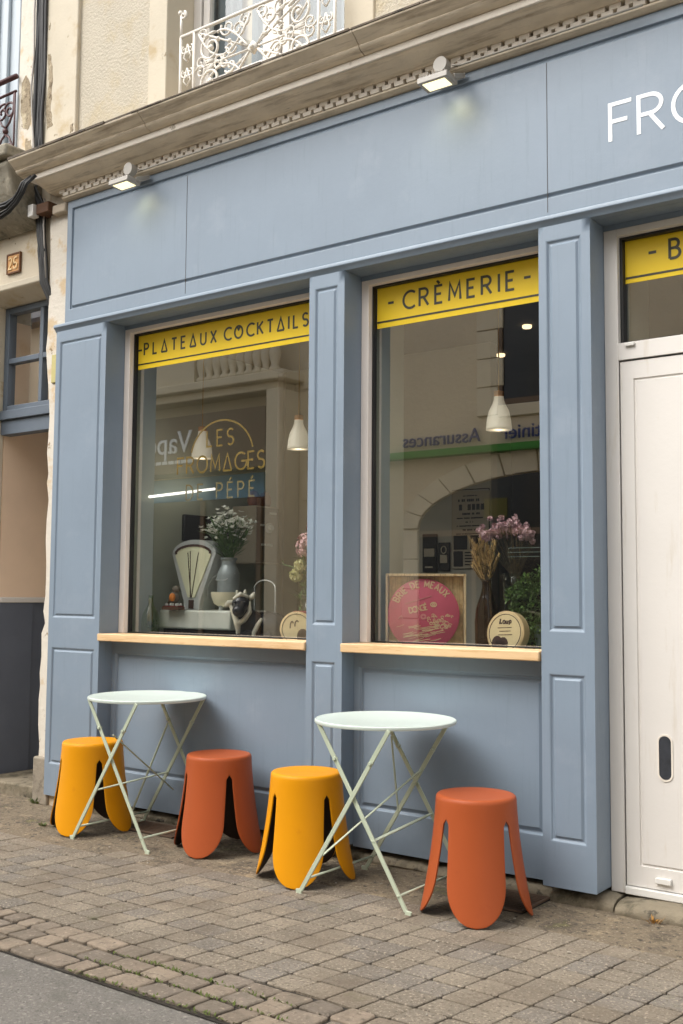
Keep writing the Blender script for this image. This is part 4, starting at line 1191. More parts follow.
def bunch(name, label, cx, cy, z0, spread, height, nst, fm, lm, fsize, nfl, cat='flowers', leafw=.012, leafL=.10, group=None):
    t = thing(name, label, cat, (cx,cy,z0), 0, group)
    ms, ml, mf = MB(), MB(), MB()
    for k in range(nst):
        a = rnd.uniform(0,2*PI); r = spread*math.sqrt(rnd.random()); hh = height*(1 - .35*(r/spread)**1.5)*rnd.uniform(.75,1.05)
        tip = Vector((cx+r*math.cos(a), cy+r*math.sin(a)*.7, z0+hh)); b = Vector((cx+.3*r*math.cos(a)*.5, cy, z0-.02)); mid = (b+tip)/2 + Vector((-.1*r*math.cos(a),0,.02))
        ms.tube([b, mid, tip], .0022, 5)
        for q in range(5):
            p = b.lerp(tip, rnd.uniform(.1,.95)); ml.leaf(p, (math.cos(a)+rnd.uniform(-.8,.8), math.sin(a)+rnd.uniform(-.8,.8), rnd.uniform(.2,1.4)), leafL*rnd.uniform(.5,1), leafw)
        for q in range(nfl):
            p = tip + Vector((rnd.gauss(0,fsize*1.2), rnd.gauss(0,fsize), rnd.gauss(0,fsize)))
            for w in range(5):
                aa = w*2*PI/5 + rnd.random(); mf.leaf(p, (math.cos(aa), math.sin(aa)-.4, rnd.uniform(.0,.9)), fsize, fsize*.7)
    obj('stem', ms, lm, t); obj('leaves', ml, lm, t); obj('blossom', mf, fm, t)
    return t
bunch('flower_bunch', 'bunch of small white flowers with green leaves in the grey milk can', cx, cy, 1.42,   .15, .265, 50, M['petal_white'], M['leaf2'], .021, 5, leafL=.11, leafw=.015)
# robin, tray, bottle
rb = thing('bird_figurine', 'small grey bird figurine with an orange breast beside the scale dial', 'figurine', (-4.375,.36,LZ))
mb = MB(); mb.ball((-4.375,.36,1.20), .034, 14, 10, (1.05,.8,1.0), Matrix.Rotation(.5,3,'Y')); mb.ball((-4.362,.36,1.245), .023, 12, 8)
for p, q in (((-4.40,.36,1.195),(-4.44,.375,1.165)),): mb.tube([p,q], [.016,.006], 8)
mb.tube([(-4.348,.352,1.245),(-4.332,.345,1.243)], [.006,.001], 6)
o = obj('body', mb, M['robin_grey'], rb, smooth=True); rm = o.modifiers.new('r','REMESH'); rm.mode = 'VOXEL'; rm.voxel_size = .004; rm.use_smooth_shade = True
mb = MB(); mb.ball((-4.369,.337,1.20), .024, 12, 8, (.9,.6,1.0)); obj('breast', mb, M['robin_orange'], rb, smooth=True)
mb = MB(); mb.tube([(-4.375,.36,1.15),(-4.375,.36,1.18)], .003, 6); mb.box(-4.46,-4.33,.345,.3995,1.128,1.146); obj('perch', mb, M['brown_wood'], rb)
tr = thing('snack_dish', 'dark red dish of pale pieces on the left of the scale base', 'dish', (-4.485,.46,1.128))
mb = MB(); mb.box(-4.535,-4.425,.42,.50,1.128,1.150); obj('dish', mb, M['red_card'], tr, bevel=.006)
mb = MB()
for k in range(9): mb.ball((-4.525+.012*k,.43+rnd.uniform(0,.05),1.156), .009, 8, 6)
obj('pieces', mb, M['petal_white'], tr, smooth=True)
bo = thing('glass_bottle', 'small pale glass cruet of golden oil at the left end of the display', 'bottle', (-4.525,.32,LZ))
mb = MB(); mb.lathe([(0,.957),(.05,.957),(.053,1.0),(.053,1.07),(.045,1.11),(.02,1.15),(.014,1.17),(.014,1.205),(.017,1.21)], (-4.525,.32,0), 24); obj('glass', mb, M['green_glass'], bo, smooth=True)
mb = MB(); mb.lathe([(0,1.04),(.016,1.04),(.018,1.10),(.010,1.15),(.012,1.19),(0,1.195)], (-4.53,.32,0), 16); obj('oil', mb, M['oil'], bo, smooth=True)
mb = MB()
for k in range(60): mb.leaf((-4.515+rnd.gauss(0,.018),.32+rnd.gauss(0,.015),.99+rnd.random()*.07), (rnd.uniform(-1,1),rnd.uniform(-1,1),rnd.uniform(0,1)), .025, .012)
obj('herbs', mb, M['leaf2'], bo)
# cow figurine lying down
cw = thing('cow_figurine', 'black and white lying calf figurine looking out of the left window', 'figurine', (-3.815,.335,LZ), math.radians(36))
mb = MB()
mb.ball((.115,.06,.085), .085, 20, 14, (1.65,.95,1.0)); mb.ball((.03,.03,.095), .078, 18, 12, (1,.9,1.1))
mb.tube([(.02,.02,.12),(-.01,.0,.17),(-.02,-.005,.205)], [.06,.052,.045], 14)
mb.ball((-.02,-.02,.212), .052, 18, 12); mb.tube([(-.02,-.04,.20),(-.025,-.085,.178)], [.042,.034], 14); mb.ball((-.026,-.088,.176), .034, 14, 10)
mb.tube([(.04,-.02,.04),(-.03,-.07,.03),(-.08,-.08,.025)], [.034,.024,.02], 10); mb.tube([(.14,-.03,.03),(.07,-.06,.024),(.03,-.065,.022)], [.036,.022,.018], 10)
o = obj('body', mb, M['cow'], cw, smooth=True, world=False); rm = o.modifiers.new('r','REMESH'); rm.mode = 'VOXEL'; rm.voxel_size = .0045; rm.use_smooth_shade = True
mb = MB()
mb.tube([(-.06,-.03,.222),(-.085,-.03,.215),(-.105,-.032,.196)], [.012,.019,.007], 10); mb.tube([(.022,-.02,.24),(.045,-.018,.252),(.052,-.02,.275)], [.012,.018,.007], 10)
mb.tube([(-.04,-.012,.26),(-.045,-.012,.285)], [.012,.006], 8); mb.tube([(-.0,-.010,.265),(.002,-.01,.29)], [.012,.006], 8)
mb.tube([(-.058,-.045,.235),(-.02,-.05,.264),(.018,-.035,.25)], [.011,.014,.011], 10)
mb.tube([(-.072,-.035,.20),(-.052,-.05,.15),(-.035,-.06,.11),(-.03,-.055,.07),(-.032,-.045,.03)], [.011,.014,.018,.013,.010], 10)
mb.tube([(.026,-.03,.225),(.03,-.04,.17),(.0,-.058,.125),(-.032,-.06,.105)], [.010,.014,.016,.014], 10)
mb.tube([(.095,-.035,.135),(.075,-.05,.10),(.055,-.056,.06),(.05,-.055,.02)], [.009,.014,.013,.010], 10)
o = obj('white_markings', mb, M['cow_white'], cw, smooth=True, world=False); rm = o.modifiers.new('r','REMESH'); rm.mode = 'VOXEL'; rm.voxel_size = .004; rm.use_smooth_shade = True
for (x, y, z) in ((-.047,-.072,.222),(.004,-.07,.22)):
    mb = MB(); mb.ball((x,y,z), .008, 10, 8); obj('eye', mb, M['black_gloss'], cw, smooth=True, world=False)
# little arched handle behind, red box, round cheese box, bouquet
jg = thing('wire_trivet', 'thin silver wire hoop standing behind the calf figurine', 'wire stand', (-3.86,.55,LZ))
mb = MB(); mb.tube([(-3.995,.62,LZ+.006),(-3.985,.61,1.22)] + [(-3.86-.12*math.cos(a*PI/12),.55-.05*math.cos(a*PI/12)*-1,1.25+.05*math.sin(a*PI/12)) for a in range(1,12)] + [(-3.74,.50,1.24),(-3.74,.50,LZ+.006)], .004, 8)
obj('wire', mb, M['steel'], jg, smooth=True)
mb = MB(); mb.box(-3.535,-3.43,.40,.48,LZ,1.135)
tag(obj('gift_box', mb, M['red_card'], bevel=.004), 'small dark red box behind the round cheese box in the left window', 'box')
def round_box(label, cx, cy, r, th, yaw, lean, shapes):
    t = thing('cheese_box', label, 'cheese box', (cx,cy,LZ), 0, 'round wooden cheese boxes in the windows')
    R_ = Matrix.Rotation(yaw,3,'Z') @ Matrix.Rotation(lean,3,'X')
    R2 = R_ @ Matrix.Rotation(PI/2,3,'X')
    c = Vector((cx,cy,LZ+r))
    mb = MB(); mb.lathe([(0,-th/2),(r-.004,-th/2),(r,-th/2+.003),(r,th/2-.003),(r-.004,th/2),(0,th/2)], c, 48, R2); obj('box', mb, M['ply'], t, smooth=True, angle=40)
    mb = MB(); mb.lathe([(0,th/2+.0004),(r*.9,th/2+.0004),(r*.9,th/2+.0012),(0,th/2+.0012)], c, 40, R2); lb = obj('paper_label', mb, M['ply_label'], t)
    mb = MB()
    for pts, w in shapes: mb.ribbon([(a*r, b*r) for a, b in pts], w, -th/2-.0026, -th/2-.0014)
    for v in mb.bm.verts: v.co = c + R_ @ v.co
    obj('label_print', mb, M['brown_ink'], lb)
    return t
fig = [(arc(-.38,-.5,.14,.2,0,360,14), .028), (arc(-.38,-.5,.05,.09,0,360,10), .016), (arc(-.05,-.55,.12,.2,0,360,14), .028), (arc(-.05,-.55,.05,.08,0,360,10), .02)]
loup = [([(-.28,.62),(-.30,.42),(-.18,.42)], .007), (arc(-.08,.48,.06,.07,0,360,10), .006), ([(.02,.55),(.03,.42),(.11,.42),(.12,.55)], .006), ([(.2,.36),(.2,.56)], .006), (arc(.25,.5,.05,.06,0,360,10), .006), (arc(0,0,.84,.84,0,360,40), .003)]
lines = [([(-.4,.2),(.35,.24)], .003), ([(-.3,.05),(.3,.08)], .003), ([(-.35,-.12),(.4,-.08)], .003)]
round_box('round wooden cheese box with a cream label by the right edge of the left window', -3.425, .30, .088, .045, math.radians(22), math.radians(-6), [(arc(.42,-.45,.16,.26,0,360,14), .03), (arc(.42,-.45,.06,.12,0,360,10), .02), (arc(-.25,.1,.1,.3,40,200,10), .006), (arc(.05,.2,.12,.25,40,200,10), .006), (arc(0,0,.84,.84,0,360,40), .003)])
round_box('round wooden cheese box with dark brown figs on its label in the right window', -2.212, .29, .098, .05, math.radians(-6), math.radians(-8), fig + loup + lines)
vs = thing('glass_vase', 'clear glass vase holding the pink and cream bouquet in the left window', 'vase', (-3.50,.52,LZ))
mb = MB(); mb.lathe([(0,.957),(.045,.957),(.05,1.0),(.055,1.1),(.06,1.2),(.062,1.2),(.058,1.1),(.045,1.0)], (-3.50,.52,0), 24); obj('glass', mb, M['clear_glass'], vs, smooth=True)
bq = thing('bouquet', 'bouquet of pale pink hydrangea, cream roses and a red bloom behind the left window', 'bouquet', (-3.50,.52,1.0))
def cluster(mb, c, R_, n, s):
    for k in range(n):
        v = Vector((rnd.gauss(0,1), rnd.gauss(0,1), rnd.gauss(0,1))).normalized()
        p = Vector(c) + v*R_*rnd.uniform(.85,1.05)
        for w in range(4):
            a = v.orthogonal().normalized(); b = v.cross(a); aa = w*PI/2+rnd.random()
            mb.leaf(p, a*math.cos(aa)+b*math.sin(aa)+v*.3, s, s*.9, v)
mb = MB(); cluster(mb, (-3.50,.50,1.48), .075, 190, .016); cluster(mb, (-3.44,.52,1.50), .06, 130, .016); obj('hydrangea', mb, M['petal_pink'], bq)
mb = MB(); cluster(mb, (-3.57,.47,1.325), .026, 60, .024); cluster(mb, (-3.54,.46,1.375), .024, 60, .022); obj('rose', mb, M['petal_cream'], bq)
mb = MB(); cluster(mb, (-3.49,.50,1.585), .026, 50, .018); obj('red_bloom', mb, M['petal_red'], bq)
mb = MB()
for k in range(150):
    z = rnd.uniform(1.05,1.42); mb.leaf((-3.50+rnd.gauss(0,.035),.51+rnd.gauss(0,.03),z), (rnd.uniform(-1,.6),rnd.uniform(-1,1),rnd.uniform(-.2,1)), rnd.uniform(.04,.09), .02)
for k in range(14): mb.tube([(-3.5+rnd.gauss(0,.015),.52,1.0),(-3.5+rnd.gauss(0,.04),.51,1.42)], .003, 5)
mb.tube([(-3.52,.5,1.3),(-3.60,.47,1.37),(-3.66,.46,1.385)], .003, 5); mb.leaf((-3.66,.46,1.385),(-1,0,.1),.03,.014); mb.leaf((-3.65,.46,1.385),(-.5,0,.8),.03,.014)
obj('foliage', mb, M['leaf2'], bq)

# things on the side wall
mb = MB(); mb.box(-4.648,-4.62,.68,1.20,1.545,1.71)
tag(obj('wall_screen', mb, M['black_gloss'], bevel=.008), 'black framed screen on the side wall behind the white flowers', 'screen')
cm = thing('wall_machine', 'beige enamel box machine with a round knob on the side wall', 'machine', (-4.52,1.2,1.41))
mb = MB(); mb.box(-4.60,-4.40,1.09,1.325,1.415,1.785); obj('casing', mb, M['beige_metal'], cm, bevel=.006)
mb = MB(); mb.box(-4.3995,-4.396,1.10,1.315,1.425,1.775); fp = obj('front_plate', mb, M['brown_metal'], cm)
mb = MB(); mb.lathe([(0,0),(.034,0),(.034,.008),(.02,.012),(.018,.03),(0,.03)], (-4.396,1.215,1.645), 24, Matrix.Rotation(PI/2,3,'Y')); obj('knob', mb, M['steel'], fp, smooth=True, angle=40)
mb = MB()
for (a, z, w) in ((1.13,1.655,.04),(1.14,1.53,.05),(1.20,1.53,.05),(1.22,1.735,.07)): mb.box(-4.3955,-4.394,a,a+w,z,z+.014)
obj('front_print', mb, M['petal_white'], fp)
mb = MB(); mb.box(-4.648,-4.602,1.11,1.30,1.5,1.7); obj('wall_bracket', mb, M['steel'], cm)
for (y, lb) in ((1.15,'brown glazed jar on the beige machine, nearer the screen'),(1.26,'brown glazed jar on the beige machine, farther from the screen')):
    mb = MB(); mb.lathe([(0,1.785),(.032,1.785),(.042,1.81),(.04,1.85),(.025,1.88),(0,1.89)], (-4.47,y,0), 20)
    tag(obj('glazed_jar', mb, M['ham'], smooth=True), lb, 'jar', 'brown jars on the machine')

# right window: crate with the brie lid
cr = thing('cheese_crate', 'pale wooden cheese crate lined with straw standing open to the street', 'crate', (-2.70,.385,LZ), math.radians(30))
mb = MB()
xa, xb, za, zb = -.192, .192, .001, 1.325-LZ
mb.box(xa,xb,-.055,.012,zb-.012,zb); mb.box(xa,xb,-.055,.012,za,za+.012); mb.box(xa,xa+.012,-.055,.012,za+.0125,zb-.0125); mb.box(xb-.012,xb,-.055,.012,za+.0125,zb-.0125)
obj('sides', mb, M['crate_wood'], cr, bevel=.0015, world=False)
mb = MB(); mb.box(xa+.0125,xb-.0125,.0,.010,za+.0125,zb-.0125); obj('back', mb, M['crate_wood'], cr, world=False)
mb = MB()
for k in range(95):
    x = xa+.014 + (xb-xa-.028)*k/95; mb.tube([(x,-.005,za+.014),(x+rnd.uniform(-.002,.002),-.007+rnd.uniform(-.003,.003),zb-.016)], .0022, 5)
obj('straw_lining', mb, M['straw'], cr, world=False)
br = thing('brie_lid', 'round raspberry red cheese lid with cream lettering leaning in the wooden crate', 'cheese lid', (-2.690,.345,LZ), math.radians(30))
bc = Vector((0,-.004,.172)); rr = .172
RL = Matrix.Rotation(math.radians(-5),3,'X')
mb = MB(); mb.lathe([(0,-.008),(rr-.004,-.008),(rr,-.005),(rr,.012),(0,.012)], bc, 64, RL @ Matrix.Rotation(-PI/2,3,'X')); obj('disc', mb, M['brie'], br, world=False, smooth=True, angle=40)
def on_lid(mb):
    for v in mb.bm.verts: v.co = bc + RL @ (v.co + Vector((0,0,0)))
YA, YB = -.0105, -.0088
mb = MB()
txt = 'BRIE DE MEAUX'; h = .030
tot = sum(glyph(c, False)[0]*h for c in txt) + .0085*(len(txt)-1)
R0 = rr-.040; ang_ = tot/(R0+h/2); a = PI/2 + ang_/2 + .12
for c in txt:
    wd, st = glyph(c, False)
    wa = (wd*h)/(R0+h/2)
    for s_ in st:
        P = []
        for (u, v) in s_:
            th = a - u*h/(R0+h/2); r_ = R0 + v*h; P.append((r_*math.cos(th), r_*math.sin(th)))
        # subdivide long strokes so they follow the arc
        Q = []
        for p, q in zip(P, P[1:]):
            for k in range(2): Q.append((p[0]+(q[0]-p[0])*k/2, p[1]+(q[1]-p[1])*k/2))
        Q.append(P[-1]); mb.ribbon(Q, .0058, YA, YB)
    a -= wa + .0085/(R0+h/2)
tx = MB(); put_text(tx, 'DONGÉ', -.062, .024, .020, .026, .0055, YA, YB, False)
for v in tx.bm.verts:
    x, z = v.co.x, v.co.z; v.co.x = x*math.cos(.22)-z*math.sin(.22); v.co.z = x*math.sin(.22)+z*math.cos(.22)
on_lid(tx); on_lid(mb)
obj('lettering', mb, M['brie_pale'], br, world=False); obj('name_lettering', tx, M['brie_pale'], br, world=False)
mb = MB()
mb.ribbon(arc(.048,.048,.014,.010,0,360,14), .005, YA, YB); mb.ribbon(arc(.048,.048,.006,.004,0,360,10), .004, YA, YB)
for k in range(34):
    x0 = rnd.uniform(-.13,.05); z0 = rnd.uniform(-.13,-.055); L2 = rnd.uniform(.03,.09)
    if math.hypot(x0,z0) > rr-.02 or math.hypot(x0+L2,z0) > rr-.02: continue
    mb.ribbon([(x0,z0),(x0+L2*.5,z0+.004),(x0+L2,z0+.012)], rnd.uniform(.0015,.004), YA, YB)
for k in range(44):
    cx_, cz_ = .085+rnd.gauss(0,.024), -.035+rnd.gauss(0,.017)
    if math.hypot(cx_,cz_) < rr-.025: mb.ribbon(arc(cx_,cz_,rnd.uniform(.003,.009),rnd.uniform(.003,.008),0,rnd.uniform(150,330),8), .003, YA, YB)
on_lid(mb); obj('landscape_print', mb, M['brie_pale'], br, world=False)
mb = MB(); mb.ribbon(arc(.0,-.01,.010,.010,0,360,14), .009, YA, YB); mb.ribbon([(-.09,.05),(.04,.09)], .004, YA, YB)
mb.ribbon([(-.12,-.02),(-.105,-.005),(-.1,-.02)], .004, YA, YB)
on_lid(mb); obj('faded_print', mb, M['brie_rose'], br, world=False)
# poster on the partition, framed cards
po = thing('wall_poster', 'cream poster with black lettering on the interior partition of the right window', 'poster', (-3.08,1.6,1.39))
k_ = (1.61+4)/(1.5+4)
px0, px1, pz0, pz1 = -3.268, -3.018, 1.385, 1.862
mb = MB(); mb.prism([(px0,pz0),(px1-.012,pz0),(px1+.012,pz1-.012),(px0,pz1)], 1.608, 1.612); obj('sheet', mb, M['paper'], po)
mb = MB()
Yp = (1.6045, 1.6070)
rect_frame(mb, px0-.004, px1+.004, pz0-.004, pz1+.004, .006, .004, .005, .006, 1.6125, 1.617)
z = pz1-.035
for w, hh in ((.10,.006),(.16,.016),(.21,.036),(.14,.012),(.18,.008),(.06,.008),(.19,.006),(.13,.010),(.19,.006)):
    xc = (px0+px1)/2; n = max(int(w/(hh*.75)), 3)
    for q in range(n):
        if rnd.random() < .12: continue
        a = xc-w/2+w*q/n; mb.box(a, a+w/n*.7, *Yp, z-hh, z)
    z -= hh + .016
for q in range(2): mb.box(px0+.012+q*.115, px0+.105+q*.11, *Yp, pz0+.115, pz0+.2)
for q in range(5): mb.box(px0+.09, px1-.02-.02*(q%2), *Yp, pz0+.02+q*.018, pz0+.028+q*.018)
mb.box(px0+.012, px0+.075, *Yp, pz0+.012, pz0+.105)
obj('print', mb, M['ink'], po)
fr = thing('picture_frame', 'dark framed cards on the partition left of the cream poster', 'picture', (-3.36,1.6,1.34))
mb = MB(); mb.box(-3.475,-3.375,1.60,1.618,1.365,1.60); mb.box(-3.365,-3.265-.02,1.605,1.618,1.37,1.545); obj('frame', mb, M['black_gloss'], fr, bevel=.003)
mb = MB(); mb.box(-3.462,-3.388,1.5965,1.5995,1.46,1.51); mb.box(-3.35,-3.30,1.6015,1.6045,1.42,1.47); mb.ribbon(arc(-3.325,1.50,.018,.022,0,360,14), .006, 1.6015, 1.6045); mb.box(-3.455,-3.40,1.5965,1.5995,1.39,1.40)
obj('card', mb, M['paper'], fr)
# vase with wheat, vase with dried pink flowers
v1 = thing('brown_vase', 'brown glass bottle vase holding dried wheat beside the crate', 'vase', (-2.405,.45,LZ))
mb = MB(); mb.lathe([(0,.957),(.052,.957),(.056,1.0),(.058,1.10),(.052,1.16),(.032,1.22),(.022,1.26),(.022,1.29),(.025,1.295)], (-2.405,.45,0), 28); obj('glass', mb, M['brown_glass'], v1, smooth=True)
wh = thing('wheat_sheaf', 'sheaf of dried golden wheat ears in the brown vase', 'dried wheat', (-2.405,.45,1.0))
ms, me_ = MB(), MB()
for k in range(58):
    a = rnd.uniform(0,2*PI); r = .068*math.sqrt(rnd.random()); dx = r*math.cos(a)-.035*rnd.random(); dy = r*math.sin(a)
    b = Vector((-2.405+rnd.gauss(0,.008),.45,1.02)); nk = Vector((-2.405+dx*.15,.45+dy*.15,1.27)); tip = Vector((-2.405+dx,.45+dy,1.40+rnd.uniform(-.05,.09)))
    ms.tube([b,nk,tip], .0022, 5)
    d = (tip-nk).normalized()
    for q in range(9):
        p = tip - d*(q*.010); 
        for s in (-1,1): me_.leaf(p, d*1.2 + Vector((s*.5,rnd.uniform(-.4,.4),0)), .024, .010)
obj('stalk', ms, M['stem'], wh); obj('ear', me_, M['wheat'], wh)
v2 = thing('tall_vase', 'clear tall vase holding dried mauve flowers behind the acrylic stand', 'vase', (-2.335,.60,LZ))
mb = MB(); mb.lathe([(0,.957),(.045,.957),(.05,1.0),(.048,1.2),(.055,1.33),(.057,1.33),(.05,1.2)], (-2.335,.60,0), 24); obj('glass', mb, M['clear_glass'], v2, smooth=True)
t = thing('dried_flowers', 'spreading bunch of dusty mauve dried flowers in the tall clear vase', 'flowers', (-2.335,.60,1.0))
ms, mf = MB(), MB()
for k in range(110):
    u = rnd.uniform(-1,1); x = -2.375+u*.135; z = 1.56 - .05*u*u + rnd.gauss(0,.022) - .02*(u<-.6)
    y = .60 + rnd.gauss(0,.04)
    if k % 3 == 0: ms.tube([(-2.335+rnd.gauss(0,.012),.60,1.0),(-2.335+u*.03,.60,1.33),(x,y,z-.01)], .0016, 4)
    cluster(mf, (x,y,z), .008, 9, .012)
obj('stem', ms, M['stem'], t); obj('blossom', mf, M['petal_mauve'], t)
# acrylic menu stand with boxwood behind it
ac = thing('acrylic_stand', 'clear acrylic sheet stand before the boxwood plant at the right window edge', 'stand', (-2.2,.40,LZ))
mb = MB(); mb.box(-2.31,-2.0,.395,.399,LZ+.001,1.493); obj('sheet', mb, M['acrylic'], ac)
mb = MB(); mb.box(-2.31,-2.0,.36,.47,LZ+.0005,LZ+.004); obj('foot', mb, M['acrylic'], ac)
mb = MB()
for q in range(3): mb.box(-2.27,-2.03-.04*(q%3),.4005,.4015,1.44-.02*q,1.443-.02*q)
obj('print', mb, M['ledge'], ac)
bx = thing('boxwood_plant', 'leafy green potted boxwood at the right edge of the right window', 'plant', (-2.14,.56,LZ))
mb = MB(); mb.lathe([(0,.958),(.07,.958),(.085,1.07),(.088,1.09),(.08,1.09),(.075,1.07),(0,1.07)], (-2.13,.57,0), 24); obj('pot', mb, M['galv'], bx, smooth=True, angle=45)
mb = MB()
for k in range(2600):
    c = rnd.choice([(-2.27,1.12,.05),(-2.28,1.22,.05),(-2.25,1.04,.05),(-2.20,1.10,.055),(-2.23,1.20,.06),(-2.14,1.23,.075),(-2.07,1.15,.08),(-2.12,1.30,.06),(-2.05,1.30,.06),(-2.22,1.27,.05),(-2.14,1.04,.08)])
    v = Vector((rnd.gauss(0,1),rnd.gauss(0,1),rnd.gauss(0,1))).normalized()*c[2]*rnd.uniform(.55,1.1)
    mb.leaf((c[0]+v.x,.50+v.y*.9,c[1]+v.z), v + Vector((rnd.gauss(0,.05),rnd.gauss(0,.05),rnd.gauss(0,.05))), rnd.uniform(.016,.028), .013)
obj('foliage', mb, M['box_leaf'], bx)
mb = MB()
for k in range(12): mb.tube([(-2.13,.57,1.07),(-2.13+rnd.gauss(0,.06),.56+rnd.gauss(0,.03),1.25+rnd.random()*.08)], .003, 5)
obj('twig', mb, M['stem'], bx)

# ================================================================== OPPOSITE SIDE OF THE STREET (seen mirrored in the glass)
OY = -8.0
ob = thing('opposite_house', 'rendered stone house across the street with an arched shop doorway and a green sign strip', 'house', (-6.5, OY, 0))
mb = MB(); mb.box(-9.395, -4.0, OY-3, OY, .0, 6.2); obj('wall', mb, M['op_render'], ob)
mb = MB()
for (x0, x1, z0, z1) in ((-6.82,-6.50,3.6,5.9),(-5.0,-4.7,3.6,5.9),(-6.5,-5.0,5.6,5.9),(-6.5,-5.0,3.56,3.73)):
    n = max(int((z1-z0)/.36),1)
    for k in range(n): mb.box(x0, x1+(.07 if k % 2 and x0 < -6.6 else 0), OY+.001, OY+.05, z0+(z1-z0)*k/n+.006, z0+(z1-z0)*(k+1)/n-.006)
sr = obj('stone_surround', mb, M['op_stone'], ob, bevel=.01)
mb = MB(); mb.box(-6.5,-5.0,OY+.002,OY+.012,3.73,5.6); wi = obj('window', mb, M['op_glassdark'], ob)
mb = MB(); rect_frame(mb,-6.5,-5.0,3.73,5.6,.06,.06,.06,.07,OY+.0125,OY+.04); mb.box(-5.78,-5.72,OY+.0125,OY+.04,3.8,5.54); obj('frame', mb, M['op_brown'], wi)
mb = MB()
na = 13
for k in range(na):
    t0 = math.radians(180*k/na); t1 = math.radians(180*(k+1)/na - .5)
    poly = []
    for (ax, az, tt) in ((2.32,1.02,t0),(2.32,1.02,(t0+t1)/2),(2.32,1.02,t1),(2.06,.70,t1),(2.06,.70,(t0+t1)/2),(2.06,.70,t0)):
        poly.append((-5.68+ax*math.cos(tt), 2.13+az*math.sin(tt)))
    mb.prism(poly, OY+.001, OY+.06)
for k in range(5):
    for s in (-1,1):
        xx = -5.68+s*2.19; mb.box(xx-.13, xx+.13+.08*(k%2)*s*0, OY+.001, OY+.06, .1+k*.405, .1+(k+1)*.405-.01)
obj('arch_stone', mb, M['op_stone'], ob, bevel=.012)
mb = MB(); mb.prism([(-5.68+2.05,.1)] + [(-5.68+2.05*math.cos(math.radians(a)), 2.13+.69*math.sin(math.radians(a))) for a in range(0,181,9)] + [(-5.68-2.05,.1)], OY+.002, OY+.02); ag = obj('arch_glazing', mb, M['op_glassdark'], ob)
mb = MB()
mb.box(-5.75,-5.67,OY+.021,OY+.05,.1,2.8); mb.box(-7.7,-3.65,OY+.021,OY+.05,2.02,2.1); mb.box(-6.9,-6.84,OY+.021,OY+.05,.1,2.0)
obj('glazing_bar', mb, M['op_brown'], ag)
mb = MB(); mb.box(-6.72,-6.38,OY+.021,OY+.03,2.25,2.5); obj('notice', mb, M['op_yellow'], ag)
sg = MB(); sg.box(-8.42,-4.2,OY+.02,OY+.20,3.10,3.19); sb = obj('sign_strip', sg, M['op_green'], ob)
def txt(s, size, x, z, y, m, parent, name, extr=.01):
    cu = bpy.data.curves.new(name, 'FONT'); cu.body = s; cu.size = size; cu.extrude = extr
    o = bpy.data.objects.new(name, cu); COL.objects.link(o)
    dg = bpy.context.evaluated_depsgraph_get(); me = bpy.data.meshes.new_from_object(o.evaluated_get(dg))
    bpy.data.objects.remove(o)
    b = MB(); b.bm.from_mesh(me); bpy.data.meshes.remove(me)
    # text faces +y (towards the shop): x runs to -x
    for v in b.bm.verts: v.co = Vector((x - v.co.x, y + v.co.z, z + v.co.y))
    return obj(name, b, m, parent)
txt('Assurances', .27, -6.76, 3.27, OY+.05, M['op_blue'], sb, 'sign_letters'); txt('Matinier', .27, -5.55, 3.27, OY+.05, M['op_blue'], sb, 'sign_letters')
mb = MB(); mb.extrude_x([(OY-3.2,6.2),(OY+.3,6.2),(OY+.3,6.28),(OY-1.4,7.3),(OY-3.2,6.9)], -9.6, -3.9); obj('roof', mb, M['roof'], ob)

oc = thing('opposite_shop', 'pale stone house across the street with a balustrade over a brown shop sign', 'house', (-12, OY, 0))
mb = MB(); mb.box(-17, -9.40, OY-3, OY, .0, 6.2); obj('wall', mb, M['op_stone'], oc)
mb = MB()
for k in range(14):
    w = .30 if k % 2 else .44
    mb.box(-9.40-w*.9, -9.40, OY+.001, OY+.04, .1+k*.42, .1+(k+1)*.42-.014)
obj('quoin', mb, M['op_stone'], oc, bevel=.012)
mb = MB(); mb.box(-15,-9.75,OY+.001,OY+.55,4.40,4.53); mb.box(-14.6,-9.95,OY+.001,OY+.4,4.28,4.399); obj('balcony_slab', mb, M['op_stone'], oc, bevel=.02)
mb = MB(); mb.box(-15,-9.85,OY+.32,OY+.52,5.12,5.24); obj('balustrade_rail', mb, M['op_stone'], oc, bevel=.02)
for k in range(10):
    mb = MB(); mb.lathe([(.0,4.53),(.09,4.53),(.09,4.58),(.05,4.62),(.085,4.75),(.095,4.82),(.06,4.95),(.045,5.02),(.085,5.07),(.085,5.12),(0,5.12)], (-11.5+.165*k,OY+.42,0), 14); obj('baluster', mb, M['op_stone'], oc, smooth=True)
mb = MB(); mb.box(-15,-11.6,OY+.34,OY+.50,4.53,5.12); obj('balcony_panel', mb, M['op_stone'], oc)
mb = MB(); mb.box(-15,-10.12,OY+.001,OY+.5,3.12,4.02); bs = obj('shop_sign', mb, M['op_brown'], oc)
txt('Vapol', .50, -11.62, 3.44, OY+.51, M['white_letter'], bs, 'sign_letters')
mb = MB()
for q in range(9): mb.box(-11.7-.14*q, -11.59-.14*q, OY+.501, OY+.512, 3.27, 3.32)
obj('sign_rule', mb, M['white_letter'], bs)
mb = MB(); mb.box(-10.115,-9.86,OY+.001,OY+.5,.1,4.27); obj('pier', mb, M['op_stone'], oc, bevel=.02)
mb = MB(); mb.box(-15,-10.42,OY+.002,OY+.02,.1,3.1); og = obj('shop_glazing', mb, M['op_glassdark'], oc)
mb = MB(); mb.box(-13.4,-10.5,OY+.03,OY+.06,2.72,3.09); obj('poster_band', mb, M['op_bluepanel'], og)
mb = MB()
